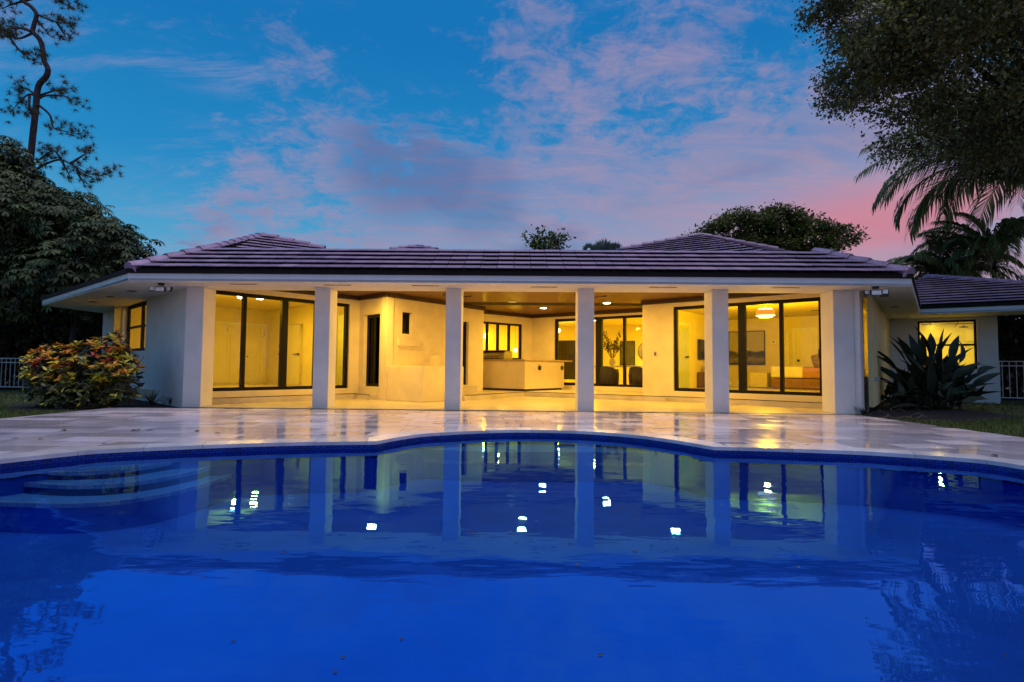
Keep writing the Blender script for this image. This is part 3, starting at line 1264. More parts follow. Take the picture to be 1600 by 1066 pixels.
# closet doors: four leaves with recessed panels, head track and knobs
cs0, cs1 = S(335, *closet), S(428, *closet)
czt = 2.36
ce = MB()
wbox(ce, closet[0], closet[1], cs0 - .09, cs1 + .09, -.03, 0, czt, czt + .09)
wbox(ce, closet[0], closet[1], cs0 - .09, cs0, -.028, 0, Z_FLOOR, czt)
wbox(ce, closet[0], closet[1], cs1, cs1 + .09, -.028, 0, Z_FLOOR, czt)
casing = ce.build('closet_casing', M['trim'], house)
nleaf = 4
lw = (cs1 - cs0) / nleaf
for i in range(nleaf):
    a, b = cs0 + lw * i + .006, cs0 + lw * (i + 1) - .006
    mb = MB()
    wbox(mb, closet[0], closet[1], a, b, -.022, -.004, Z_FLOOR + .02, czt - .01)
    for (za, zb) in ((Z_FLOOR + .15, .82), (.95, czt - .16)):
        for (sa, sb, ya, yb) in ((a + .09, b - .09, za, za + .02), (a + .09, b - .09, zb - .02, zb), (a + .09, a + .11, za, zb), (b - .11, b - .09, za, zb)):
            wbox(mb, closet[0], closet[1], sa, sb, -.032, -.022, ya, yb)
    lf = mb.build('closet_door', M['door_white'], house)
    if i in (1, 2):
        kb = MB()
        kp = place(*closet, b - .07 if i == 1 else a + .07, -.04, 1.25)
        kb.lathe(kp - Vector((0, 0, .02)), [(.012, 0), (.028, .01), (.028, .03), (.012, .04)], 10)
        kb.build('knob', M['black'], lf, True)
# paper notices on the closet doors
M['paper'] = mat('paper_sheet', (.80, .78, .76), .8, .03)
for (px, py, lab) in ((355, 515.5, 'paper sheet taped to the left closet door of the left bedroom'), (412.5, 522, 'paper sheet taped to the right closet door of the left bedroom')):
    s_, z_ = on_wall(px, py, *closet)
    mb = MB()
    wbox(mb, closet[0], closet[1], s_ - .10, s_ + .10, -.0365, -.0335, z_ - .16, z_ + .16)
    po = mb.build('paper_sheet', M['paper'])
    tag(po, lab, 'paper', 'paper sheets on closet doors')
    for q in range(5):
        mk = MB()
        a = random.uniform(-.06, .02)
        wbox(mk, closet[0], closet[1], s_ + a, s_ + a + .06, -.0375, -.0366, z_ + .10 - q * .05, z_ + .115 - q * .05)
        mk.build('printed_line', M['drip'], po)
# open door leaf
mb = MB()
ds0, ds1 = min(dk0, dk1), max(dk0, dk1)
wbox(mb, *wallL_side, ds0 + .02, ds0 + .02 + (ds1 - ds0) * .82, -.05, -.01, Z_FLOOR, 2.33)
dl = mb.build('bedroom_door', M['door_white'], house)
mb = MB()
sH, zH = on_wall(469, 553.5, *wallL_side)
hp = place(*wallL_side, sH, -.10, zH)
hq = place(*wallL_side, sH - .28, -.10, zH)
mb.tube([hp, hq], .016, 6)
mb.box(place(*wallL_side, sH, -.075, zH), (.06, .06, .06))
mb.build('lever_handle', M['black'], dl)
# shower fittings
shw = (ls_pt(3.5, 1.9), ls_pt(5.95, 1.9))
show = empty('shower_set', place(*shw, S(533, *shw), -.03, .9))
tag(show, 'black hand shower rail and rain head on the lit shower wall of the left bathroom', 'shower')
off0 = show.location.copy()
ms_ = MB()
s_a, z_a = on_wall(532.5, 531, *shw)
_, z_b = on_wall(532.5, 573, *shw)
ms_.tube([place(*shw, s_a, -.05, z_a) - off0, place(*shw, s_a, -.05, z_b) - off0], .014, 8)
ms_.build('slide_rail', M['black'], show)
ms_ = MB()
_, z_c = on_wall(532, 545, *shw)
ms_.tube([place(*shw, s_a - .28, -.06, z_c) - off0, place(*shw, s_a + .16, -.06, z_c) - off0], .018, 8)
ms_.build('mixer_bar', M['black'], show)
ms_ = MB()
s_d, z_d = on_wall(536, 499, *shw)
ms_.tube([place(*shw, s_d, -.02, z_d) - off0, place(*shw, s_d - .25, -.1, z_d) - off0, place(*shw, s_d - .33, -.12, z_d - .10) - off0], .014, 8)
ms_.lathe(place(*shw, s_d - .33, -.12, z_d - .16) - off0, [(.14, 0), (.14, .015), (.03, .05)], 14)
ms_.build('rain_head', M['black'], show)

# right bedroom walls
backR = (add2(RW, nR, RD), add2(REn, nR, RD))
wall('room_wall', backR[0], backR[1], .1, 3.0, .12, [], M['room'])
wall('room_wall', add2(RW, nR, .22), backR[0], .1, 3.0, .1, [], M['room'])
wall('room_wall', backR[1], add2(ORa, nR, 1.0), .1, 2.99, .1, [], M['room'])
# living room walls
wall('room_wall', (5.42, 18.62), (8.75, 23.2), .1, 3.0, -.1, [], M['room'])
wall('room_wall', KW2, (8.75, 23.2), .1, 3.0, .1, [], M['room'])
wall('room_wall', KW1, KW2, .1, 3.0, .1, [], M['room'])
wall('room_wall', KW0, KW1, .1, 3.0, .1, [], M['room'])
wall('room_wall', (-1.82, 19.6), KW0, .1, 3.0, -.1, [], M['room'])
# annex bathroom
dA, lA = dir2(ORb, ANb)
nA = Vector((-dA.y, dA.x))


def an_pt(s, o):
    q = V2(ORb) + dA * s + nA * o
    return (q.x, q.y)


mb = MB()
mb.prism([an_pt(.4, .25), an_pt(3.1, .25), an_pt(3.1, 2.6), an_pt(.4, 2.6)], 2.72, 2.8)
mb.build('bathroom_ceiling', M['room_ceiling'], house)
mb = MB()
mb.prism([an_pt(.4, .25), an_pt(3.1, .25), an_pt(3.1, 2.6), an_pt(.4, 2.6)], .05, .2)
mb.build('bathroom_floor', M['room_floor'], house)
wall('bathroom_wall', an_pt(.3, 2.5), an_pt(3.2, 2.5), .1, 2.75, .1, [], M['shower_tile'])
wall('bathroom_wall', an_pt(.5, .26), an_pt(.5, 2.5), .1, 2.75, .1, [], M['shower_tile'])
wall('bathroom_wall', an_pt(3.05, 2.5), an_pt(3.05, .26), .1, 2.75, .1, [], M['shower_tile'])

# ------------------------------------------------------------------ eaves and roof
EN = at_z(1437.5, 491, Z_SOF)
EN.z = 0
EA0 = EN.copy()
eave_ln = [tuple(B.xy), tuple(A.xy), tuple(A2.xy), tuple(EN.xy)]
EC = (EN.x + .84 * 5.2, EN.y - .54 * 5.2)
sof = MB()
bl, br = (-7.62, front_y(-7.62) + .52), (8.02, front_y(8.02) + .52)
sof.prism([tuple(A.xy), tuple(A2.xy), br, bl], Z_SOF, Z_SOF + .05)
sof.build('front_soffit', M['soffit'], house)
sof = MB()
sof.prism([tuple(A.xy), bl, OLa, OLb, tuple(B.xy)], Z_SOF + .001, Z_SOF + .05)
sof.build('side_soffit', M['soffit'], house)
sof = MB()
sof.prism([tuple(A2.xy), br, ORa, (ORb[0] + .2, ORb[1] + .3), tuple(EN.xy)], Z_SOF + .001, Z_SOF + .05)
sof.build('side_soffit', M['soffit'], house)
sof = MB()
sof.prism([tuple(EN.xy), EC, (EC[0] + .6, EC[1] + 1.0), (ANb[0], ANb[1] + .1), (ORb[0], ORb[1] + .1)], Z_SOF + .0025, Z_SOF + .05)
sof.build('side_soffit', M['soffit'], house)
hd = MB()
hd.prism([(bl[0], bl[1] - .5), (br[0], br[1] - .5), (br[0], br[1] - .003), (bl[0], bl[1] - .003)], Z_SOF + .051, 3.2)
hd.build('header_beam', M['stucco'], house)
fa = []
pts4 = eave_ln + [EC]
for i in range(4):
    mb = MB()
    p0, p1 = pts4[i], pts4[i + 1]
    L_ = dir2(p0, p1)[1]
    wbox(mb, p0, p1, .0, L_, -.0, .035, Z_SOF - .004, Z_FT)
    mb.build('fascia', M['trim'], house)
    mb = MB()
    wbox(mb, p0, p1, .0, L_, -.035, .02, Z_FT + .001, Z_EAVE - .012)
    mb.build('drip_edge', M['drip'], house)
# soffit vents
M['vent'] = mat('soffit_vent_mesh', (.10, .08, .06), .6, .1)
for px, py in ((380, 444), (527, 445.5), (665, 446.5), (850, 448.5), (1036, 449), (1228, 449.5)):
    c = at_z(px, py, Z_SOF)
    mb = MB()
    mb.box((c.x, c.y, Z_SOF - .003), (.58, .07, .008))
    mb.build('soffit_vent', M['vent'], house)
for px, py in ((206, 455), (172, 464), (145, 471.5), (1382, 462.5), (1398, 480)):
    c = at_z(px, py, Z_SOF)
    mb = MB()
    a_ = R(-43) if px < 800 else R(52)
    mb.box((c.x, c.y, Z_SOF - .003), (.30, .16, .008), a_)
    mb.build('soffit_vent', M['vent'], house)

RP = .453
roof_mb = MB()
A3, A23 = Vector((A.x, A.y - .04, Z_EAVE)), Vector((A2.x, A2.y - .04, Z_EAVE))
fd = (A23 - A3).normalized()
fn = Vector((-fd.y, fd.x, 0))
HL = A3 + fd * .80 + fn * 1.82 + Vector((0, 0, RP * 1.82))
HR = A23 - fd * .98 + fn * 1.82 + Vector((0, 0, RP * 1.82))
PL = at_y(411, 367.5, 17.3)
PR = at_y(1093, 367.5, 19.6)
FL = Vector((PL.x, A.y, Z_EAVE))
QL = at_y(503, 388, PL.y + .1)
RL = PL + (QL - PL) * ((PL.z - Z_EAVE) / max(.05, PL.z - QL.z))
QR1 = at_y(975, 389, PR.y + .3)
QR2 = at_y(1208, 389, PR.y + .3)
LR = PR + (QR1 - PR) * ((PR.z - Z_EAVE) / (PR.z - QR1.z))
RR = PR + (QR2 - PR) * ((PR.z - Z_EAVE) / (PR.z - QR2.z))
FR = Vector((PR.x + .3, A2.y, Z_EAVE))
FL, RL = PL + (FL - PL) * .66, PL + (RL - PL) * .66
LR, FR, RR = PR + (LR - PR) * .68, PR + (FR - PR) * .68, PR + (RR - PR) * .25
B3 = Vector((B.x, B.y, Z_EAVE))
EN3 = Vector((EN.x, EN.y, Z_EAVE))
EC3 = Vector((EC[0], EC[1], Z_EAVE))
PA = at_y(1449, 432, 20.6)
ER = Vector((EC3.x + .55 * 6, EC3.y + .83 * 6, Z_EAVE))


def face(*pts):
    o = len(roof_mb.v)
    roof_mb.v.extend(tuple(p) for p in pts)
    roof_mb.f.append(tuple(range(o, o + len(pts))))


dn = Vector((0, 0, -.03))
face(A3 + dn, A23 + dn, HR + dn, HL + dn)
bk = Vector((0, 1.8, -.7))
face(HL + dn, HR + dn, HR + bk, HL + bk)
face(HL + bk, HR + bk, HR + bk + Vector((0, 3, -.1)), HL + bk + Vector((0, 3, -.1)))
face(B3 + dn, A3 + dn, HL + dn)
face(B3 + dn, HL + dn, PL + dn)
face(FL + dn, RL + dn, PL + dn)
BL = Vector((PL.x, PL.y * 2 - FL.y, FL.z))
face(RL + dn, BL + dn, PL + dn)
face(BL + dn, B3 + dn, PL + dn)
face(A23 + dn, EN3 + dn, HR + dn)
face(LR + dn, FR + dn, PR + dn)
face(FR + dn, RR + dn, PR + dn)
BRr = Vector((PR.x, PR.y + 6, FR.z))
face(RR + dn, BRr + dn, PR + dn)
face(BRr + dn, LR + dn, PR + dn)
EK = EN3 + Vector((-.84 * 3, .54 * 3, 0))
face(EK + dn, EC3 + dn, PA + dn)
face(EC3 + dn, ER + dn, PA + dn)
# flat core that closes the middle of the house
face((-13, 17.3, 3.25), (-6, 12.9, 3.25), (7, 12.9, 3.25), (16, 20, 3.25), (9, 30, 3.25), (-8, 30, 3.25))
# small far gable peeping over the ridge
gp = at_y(651, 384.5, 24.0)
for dx in (-1, 1):
    face(gp, gp + Vector((dx * 5.0, -3.3, -1.5)), gp + Vector((dx * 5.0, 3.3, -1.5)))
face(gp, gp + Vector((5.0, -3.3, -1.5)), gp + Vector((-5.0, -3.3, -1.5)))
face(gp, gp + Vector((5.0, 3.3, -1.5)), gp + Vector((-5.0, 3.3, -1.5)))
gb_ = [gp + Vector((-5.0, -3.3, -1.5)), gp + Vector((5.0, -3.3, -1.5))]
roof = roof_mb.build('roof', M['roof_deck'], house)

att = MB()
att.prism([(-13.9, 18.85), (-7.55, 12.72), (7.75, 12.45), (12.45, 18.85), (15.1, 17.3), (18.0, 22.0), (9.0, 31.0), (-9.0, 31.0), (-15.0, 22.0)], 3.075, 3.10)
att.build('light_stop_slab', M['roof_deck'], house)  # unseen slab added to keep sky light from leaking into the rooms

TW, TE = .352, .395
tile_items = []


def tile_face(e0, e1, poly, zmin=None, first_over=.04, te=TE, tw=TW, prio=0):
    """rows of flat tiles on the planar roof face poly, rows parallel to eave e0->e1 (left to right seen from outside)"""
    e0, e1 = Vector(e0), Vector(e1)
    sx = (e1 - e0).normalized()
    top = max(poly, key=lambda p: p.z)
    nn = sx.cross(top - e0).normalized()
    if nn.z < 0:
        nn = -nn
    ty = nn.cross(sx).normalized()
    loc = [((Vector(p) - e0).dot(sx), (Vector(p) - e0).dot(ty)) for p in poly]
    tmax = max(l[1] for l in loc)
    tilt = math.atan(.062 / te)

    def span(t):
        xs = []
        for i in range(len(loc)):
            a, b = loc[i], loc[(i + 1) % len(loc)]
            if (a[1] - t) * (b[1] - t) <= 0 and abs(a[1] - b[1]) > 1e-6:
                xs.append(a[0] + (b[0] - a[0]) * (t - a[1]) / (b[1] - a[1]))
        return (min(xs), max(xs)) if len(xs) >= 2 else None
    nrow = int(math.ceil((tmax - .02) / te))
    B3x = Matrix((sx, ty, nn)).transposed()
    for r in range(nrow):
        t0 = r * te
        t1 = min(t0 + te, tmax)
        if t1 - t0 < .08:
            continue
        sp = span(min((t0 + t1) / 2, tmax - .01))
        if not sp:
            continue
        k = math.floor(sp[0] / tw)
        while k * tw < sp[1]:
            a, b = max(k * tw, sp[0]), min((k + 1) * tw, sp[1])
            k += 1
            if b - a < .05:
                continue
            lo = e0 + sx * ((a + b) / 2) + ty * t0
            if zmin is not None and (e0 + ty * t1).z < zmin:
                continue
            rot = B3x.to_4x4() @ Matrix.Rotation(-tilt + random.gauss(0, .004), 4, 'X') @ Matrix.Rotation(random.gauss(0, .004), 4, 'Y')
            T = Matrix.Translation(lo + nn * (.066 + random.uniform(-.002, .002))) @ rot @ Matrix.Diagonal(((b - a - .013) / tw, (t1 - t0 + .03) / te, 1, 1))
            px_ = to_px(lo)
            tile_items.append((prio, lo.length, T, px_))


def tile_base():
    mb = MB()
    h = .022
    # y from 0 (butt) to TE; top slightly bevelled at the butt edge
    x = TW / 2
    prof = [(-.02, -h), (-.02, -.008), (-.010, 0), (TE, 0), (TE, -h)]
    vs = [(-x, y, z) for y, z in prof] + [(x, y, z) for y, z in prof]
    n = len(prof)
    fs = [(i, (i + 1) % n, n + (i + 1) % n, n + i) for i in range(n)]
    fs = [f[::-1] for f in fs] + [tuple(range(n)), tuple(range(2 * n - 1, n - 1, -1))]
    return mb.add(vs, fs)


tile_face(A3, A23, [A3, A23, HR, HL], prio=0)
tile_face(EK, EC3, [EK, EC3, PA], prio=1)
tile_face(FL, RL, [FL, RL, PL], zmin=3.55, prio=2)
tile_face(LR, FR, [LR, FR, PR], zmin=3.7, prio=2)
tile_face(FR, RR, [FR, RR, PR], zmin=3.7, prio=2)
tile_face(gb_[0], gb_[1], [gb_[0], gb_[1], gp], prio=3)
seen = [t for t in tile_items if t[3] and -30 < t[3][0] < 1630]
seen.sort(key=lambda t: (t[0], t[1]))
tb = tile_base()
tmesh = tb.mesh('roof_tile', M['tile'])
rest = MB()
kept = set(id(t) for t in seen[:300])
for t in tile_items:
    if id(t) in kept:
        link('roof_tile', tmesh, roof, t[2])
    else:
        rest.add([t[2] @ Vector(v) for v in tb.v], tb.f)
tag(rest.build('far_roof_tiles', M['tile_rest'], roof), kind='stuff')


def cap_mesh():
    mb = MB()
    n = 7
    L_ = .46
    vs = []
    prof = [(1.12, -.75), (1.0, .12), (.55, .58), (0, .72), (-.55, .58), (-1.0, .12), (-1.12, -.75)]
    for y, r in ((0, .135), (.03, .14), (L_, .115)):
        for k in range(n):
            vs.append((prof[k][0] * r, y, prof[k][1] * r))
    fs = []
    for j in range(2):
        for k in range(n - 1):
            fs.append((j * n + k, j * n + k + 1, (j + 1) * n + k + 1, (j + 1) * n + k))
    fs.append(tuple(range(n - 1, -1, -1)))
    fs.append(tuple(2 * n + k for k in range(n)))
    return mb.add(vs, fs).mesh('hip_cap', M['tile'], False)


CAPM = cap_mesh()


def caps(p0, p1, step=.40, lift=.015, sc_=1.0):
    d = (p1 - p0)
    L_ = d.length
    d.normalize()
    x = d.cross(Vector((0, 0, 1))).normalized()
    z = x.cross(d)
    n = max(1, int(L_ / step))
    for i in range(n):
        q = p0 + d * (i * L_ / n) + Vector((0, 0, lift))
        Mx = Matrix((x * sc_, d * (L_ / n / step) * 1.0, z * sc_)).transposed().to_4x4()
        Mx = Matrix.Translation(q) @ Mx @ Matrix.Rotation(R(-2.2 + random.gauss(0, .5)), 4, 'X')
        link('hip_cap', CAPM, roof, Mx)


caps(A3 + Vector((.02, .03, 0)), HL, .42, .02, 1.12)
caps(A23 + Vector((-.02, .03, 0)), HR, .42, .02, 1.12)
hipL0 = FL + (PL - FL) * .10
caps(hipL0, PL)
caps(QL + (PL - QL) * -.05, PL)
caps(PR + (QR2 - PR) * 1.05, PR)
caps(PR + (QR1 - PR) * 1.05, PR)
caps(EC3, PA)
for dx in (-1, 1):
    caps(gp + Vector((dx * 1.0, -.66, -.30)), gp, .40, .02, .8)

# ------------------------------------------------------------------ lamps and fans
def downlight(loc, lit, label, energy, col, rad=.085):
    t = empty('ceiling_downlight', loc)
    tag(t, label, 'downlight', 'recessed ceiling downlights')
    MB().lathe((0, 0, -.012), [(rad + .03, 0), (rad + .03, .01), (rad, .011)], 20).build('trim_ring', M['trim'], t)
    MB().lathe((0, 0, -.016), [(rad, 0), (rad, .006)], 20).build('diffuser', M['lit'] if lit else M['off'], t)
    if lit:
        lamp(t, (0, 0, -.025), energy, col, rad * 2)
    return t


ZL = Z_CEIL - .004
for x, y, lit, lab in ((1.07, 18.9, 1, 'lit round downlight in the wood ceiling above the bar'),
                       (2.97, 17.3, 1, 'lit round downlight in the wood ceiling right of the fourth column'),
                       (.0, 17.2, 0, 'unlit round downlight in the wood ceiling left of the bar light'),
                       (-3.55, 14.35, 1, 'lit downlight near the patio front at the left, mirrored in the pool'),
                       (.30, 14.35, 1, 'lit downlight near the patio front in the middle, mirrored in the pool'),
                       (4.15, 14.15, 1, 'lit downlight near the patio front at the right, mirrored in the pool')):
    downlight((x, y, ZL), lit, lab, E_PATIO * (1.0 if y > 16 else 1.15), C_PATIO, .11)

ZR = 2.946
p = at_z(406, 467, ZR)
downlight((p.x, p.y, ZR), 1, 'lit downlight on the left bedroom ceiling beside the fan', E_ROOM * .28, C_ROOM, .10)
p = at_z(1066, 500, ZR)
downlight((p.x, p.y, ZR), 1, 'lit downlight deep in the right bedroom above the open door', E_ROOM * 1.3, C_ROOM, .10)
for k, (x, y, lab) in enumerate(((3.4, 23.0, 'lit downlight on the dining room ceiling above the olive branches'),
                                 (-.6, 24.6, 'lit downlight on the kitchen ceiling behind the folding window'),
                                 (-2.6, 22.2, 'lit downlight on the kitchen ceiling at the left end'))):
    downlight((x, y, ZR), 1, lab, E_ROOM * .34, C_ROOM, .09)
q = ls_pt(4.8, 1.0)
downlight((q[0], q[1], 2.896), 1, 'lit downlight above the left bathroom shower', E_ROOM * .12, C_BATH, .09)
q = ls_pt(1.8, 1.1)
downlight((q[0], q[1], 2.596), 1, 'lit downlight in the hall behind the left bedroom door', E_ROOM * .12, C_ROOM, .09)
q = an_pt(1.8, 1.3)
downlight((q[0], q[1], 2.716), 1, 'lit downlight in the right bathroom behind the large window', E_ROOM * .20, C_BATH, .09)


def ceiling_fan(loc, zc, rad, label, a0, light=None):
    t = empty('ceiling_fan', loc)
    tag(t, label, 'ceiling fan', 'ceiling fans')
    MB().tube([(0, 0, .02), (0, 0, zc - loc[2] - .002)], .018, 8).build('downrod', M['black'], t)
    MB().lathe((0, 0, -.09), [(.05, 0), (.10, .02), (.11, .08), (.06, .13)], 18).build('motor_housing', M['black'], t, True)
    for k in range(3):
        mb = MB()
        vs, fs = [], []
        n = 8
        for i in range(n + 1):
            f = i / n
            r = .09 + (rad - .09) * f
            w = (.055 + .05 * math.sin(math.pi * min(1, f * 1.05))) * (1 if f < .97 else .55)
            z = .03 * f
            for sgn, dz in ((-1, -.018), (1, .018)):
                vs += [(r, sgn * w, z + dz), (r, sgn * w, z + dz + .008)]
        for i in range(n):
            o = 4 * i
            fs += [(o, o + 2, o + 6, o + 4), (o + 1, o + 5, o + 7, o + 3), (o, o + 4, o + 5, o + 1), (o + 2, o + 3, o + 7, o + 6)]
        fs += [(0, 1, 3, 2), (4 * n, 4 * n + 2, 4 * n + 3, 4 * n + 1)]
        mb.add(vs, fs)
        b = mb.build('blade', M['black'], t)
        b.rotation_euler = (0, 0, a0 + k * 2 * math.pi / 3)
    if light:
        MB().lathe((0, 0, -.135), [(.07, 0), (.085, .02), (.085, .045)], 18).build('light_bowl', M['lit'], t)
        lamp(t, (0, 0, -.23), light[0], light[1], .12, point=True)
    return t


p = at_y(708, 466, 13.9)
ceiling_fan((p.x, p.y, 2.70), Z_CEIL, .46, 'black three-blade patio ceiling fan behind the third column', R(5))
p = at_y(916, 464, 13.9)
ceiling_fan((p.x, p.y, 2.72), Z_CEIL, .52, 'black three-blade patio ceiling fan behind the fourth column', R(-8))
p = at_y(376, 464, 15.4)
ceiling_fan((p.x, p.y, p.z + .10), 2.95, .70, 'black ceiling fan with a lit lamp in the left bedroom', R(30), (E_ROOM * .26, C_ROOM))

# pendant lamp, right bedroom
M['shade_orange'] = emit('orange_glass_shade_lit', (1.0, .26, .04), .75)
M['shade_white'] = emit('white_glass_band_lit', (1.0, .72, .45), 2.4)
p = at_y(1196, 490, 16.5)
pend = empty('pendant_lamp', p)
tag(pend, 'lit orange glass drum pendant lamp hanging in the right bedroom', 'pendant lamp')
MB().lathe((0, 0, -.06), [(.25, 0), (.26, .03), (.26, .13), (.24, .16)], 28).build('drum_shade', M['shade_orange'], pend, True)
MB().lathe((0, 0, -.11), [(.18, 0), (.20, .01), (.20, .045)], 28).build('lower_band', M['shade_white'], pend, True)
MB().lathe((0, 0, -.075), [(.265, 0), (.265, .02)], 28).build('rim', M['shade_white'], pend, True)
MB().lathe((0, 0, .10), [(.20, 0), (.19, .05)], 28).build('upper_band', M['shade_white'], pend, True)
MB().tube([(0, 0, .14), (0, 0, 2.95 - p.z - .002)], .008, 6).build('cord', M['black'], pend)
lamp(pend, (0, 0, -.22), E_ROOM * 1.35, C_ROOM, .16, point=True)
lamp(pend, (0, 0, .17), E_ROOM * .25, C_ROOM, .3, (math.pi, 0, 0))


# ------------------------------------------------------------------ bar and grill
Cc, Ce, Cl = (.44, 18.46), (1.95, 20.18), (-1.18, 19.66)
bar = empty('bar_counter', (Cc[0], Cc[1], Z_STEP))
tag(bar, 'cream L-shaped outdoor bar counter with a tan stone top in the patio corner', 'counter')
OB = Matrix.Translation((-Cc[0], -Cc[1], -Z_STEP))


def bbuild(mb, name, m, par=None, bevel=0):
    o = mb.build(name, m, bar if par is None else par, bevel=bevel)
    if par is None:
        o.matrix_basis = OB
    return o


mb = MB()
wbox(mb, Cl, Cc, 0, dir2(Cl, Cc)[1] - .32, .03, .62, Z_STEP + .07, 1.165)
bbuild(mb, 'side_panel', M['panel'])
mb = MB()
wbox(mb, Cc, Ce, .02, dir2(Cc, Ce)[1] - .05, .02, .62, Z_STEP + .07, 1.163)
fp = bbuild(mb, 'front_panel', M['panel'])
mb = MB()
wbox(mb, Cl, Cc, .02, dir2(Cl, Cc)[1] - .4, .09, .58, Z_STEP + .001, Z_STEP + .07)
wbox(mb, Cc, Ce, .08, dir2(Cc, Ce)[1] - .12, .08, .58, Z_STEP + .001, Z_STEP + .068)
bbuild(mb, 'toe_kick', M['black'])
mb = MB()
q1_ = place(Cc, Ce, dir2(Cc, Ce)[1] + .38, -.06)
q2_ = place(Cc, Ce, dir2(Cc, Ce)[1] + .38, .68)
q3_ = place(Cc, Ce, .68, .68)
q4_ = place(Cl, Cc, 0, .68)
q5_ = place(Cl, Cc, 0, -.05)
q6_ = place(Cl, Cc, dir2(Cl, Cc)[1] + .02, -.05)
mb.prism([(q.x, q.y) for q in (q5_, q6_, q1_, q2_, q3_, q4_)], 1.168, 1.222)
bbuild(mb, 'countertop', M['counter'], bevel=.006)
for px in (843.5, 878.5):
    s_, z_ = on_wall(px, 575, Cc, Ce)
    c = place(Cc, Ce, s_, .012, z_)
    dd, _ = dir2(Cc, Ce)
    rt = Matrix((Vector((dd.x, dd.y, 0)), Vector((0, 0, 1)), Vector((dd.y, -dd.x, 0)))).transposed()
    rg = MB()
    rg.lathe((0, 0, 0), [(.085, 0), (.085, .02), (.06, .022)], 18)
    rg.v = [tuple(rt @ Vector(v) + c) for v in rg.v]
    ro = bbuild(rg, 'round_vent', M['black'])
    for k in range(3):
        r2 = MB()
        r2.box((0, -.03 + .03 * k, .026), (.09, .012, .008))
        r2.v = [tuple(rt @ Vector(v) + c) for v in r2.v]
        r2.build('louvre', M['chrome'], ro)

gpos = at_y(776, 560, 19.85)
gr = empty('grill', (gpos.x, gpos.y, 1.223), R(-34))
tag(gr, 'stainless steel grill with closed hood standing on the bar below the folding window', 'grill')
hood = MB()
prof = [(-.28, 0), (-.30, .06), (-.24, .24), (-.12, .30), (.26, .30), (.28, 0)]
vs = [(-.50, y, z) for y, z in prof] + [(.50, y, z) for y, z in prof]
n = len(prof)
hood.add(vs, [tuple(range(n)), tuple(range(2 * n - 1, n - 1, -1))] + [(i, n + i, n + (i + 1) % n, (i + 1) % n) for i in range(n)])
hood.build('hood', M['steel'], gr, bevel=.012)
MB().tube([(-.36, -.345, .16), (.36, -.345, .16)], .016, 8).box((-.33, -.31, .16), (.03, .08, .03)).box((.33, -.31, .16), (.03, .08, .03)).build('lid_handle', M['chrome'], gr)
MB().box((0, -.05, .315), (.96, .40, .028)).build('lid_top', M['black'], gr)
for k in range(3):
    MB().lathe((-.25 + .25 * k, -.30, .012), [(.026, 0), (.026, .04)], 12).build('control_knob', M['black'], gr)

# ------------------------------------------------------------------ right bedroom things
def Rpt(s, o, z=0):
    return place(RW, REn, s, o, z)


aR = math.atan2(dR.y, dR.x)
M['mattress'] = mat('tan_bedspread', (.42, .20, .06), .9, .1, 5, .3, 40)
M['blanket'] = mat('cream_quilted_throw', (.72, .68, .55), .9, .06, 6, .5, 25, bdist=.02)
M['bedbase'] = mat('brown_bed_base', (.22, .11, .04), .8, .12, 6)
M['ottoman'] = mat('cream_boucle_ottoman', (.62, .56, .42), .95, .06, 12, .5, 60)
bo_ = Rpt(3.25, 6.35, Z_FLOOR - .02)
bed = empty('bed', bo_, aR)
tag(bed, 'low bed with tan bedspread and cream throw in the right bedroom', 'bed')
MB().box((0, 0, .19), (2.28, 1.55, .34)).build('base', M['bedbase'], bed, bevel=.03)
MB().box((0, 0, .56), (2.22, 1.50, .38)).build('mattress', M['mattress'], bed, bevel=.07)
MB().box((-.62, 0, .585), (1.05, 1.56, .40)).build('throw', M['blanket'], bed, bevel=.06)
M['pillow'] = mat('patterned_pillow_cloth', (.40, .26, .12), .9, .3, 22, col2=(.05, .05, .045))
pb = MB()
pv = Rpt(3.55, 5.95, .0)
n = 14
for i in range(n + 1):
    for j in range(n + 1):
        u, v = i / n * 2 - 1, j / n * 2 - 1
        th = .11 * (1 - abs(u) ** 3) ** .5 * (1 - abs(v) ** 3) ** .5
        pb.v.append((u * .25 * (1 - .06 * v * v), -th, v * .25 * (1 - .06 * u * u) + .25))
off_ = len(pb.v)
for i in range(off_):
    x, y, z = pb.v[i]
    pb.v.append((x, -y, z))
for i in range(n):
    for j in range(n):
        a = i * (n + 1) + j
        pb.f.append((a, a + n + 1, a + n + 2, a + 1))
        pb.f.append((off_ + a, off_ + a + 1, off_ + a + n + 2, off_ + a + n + 1))
po = pb.build('pillow', M['pillow'], None, True)
pp_ = Rpt(3.62, 6.2, 1.03)
po.matrix_basis = Matrix.Translation(pp_) @ Matrix.Rotation(aR, 4, 'Z') @ Matrix.Rotation(R(-14), 4, 'Y')
tag(po, 'patterned brown pillow propped on the bed in the right bedroom', 'pillow')
ot = MB().box((0, 0, .29), (.62, .60, .54))
oo = ot.build('ottoman', M['ottoman'], None, bevel=.04)
oo.matrix_basis = Matrix.Translation(Rpt(1.62, 6.1, Z_FLOOR - .02)) @ Matrix.Rotation(aR, 4, 'Z')
tag(oo, 'cream cube ottoman at the foot of the bed in the right bedroom', 'ottoman')


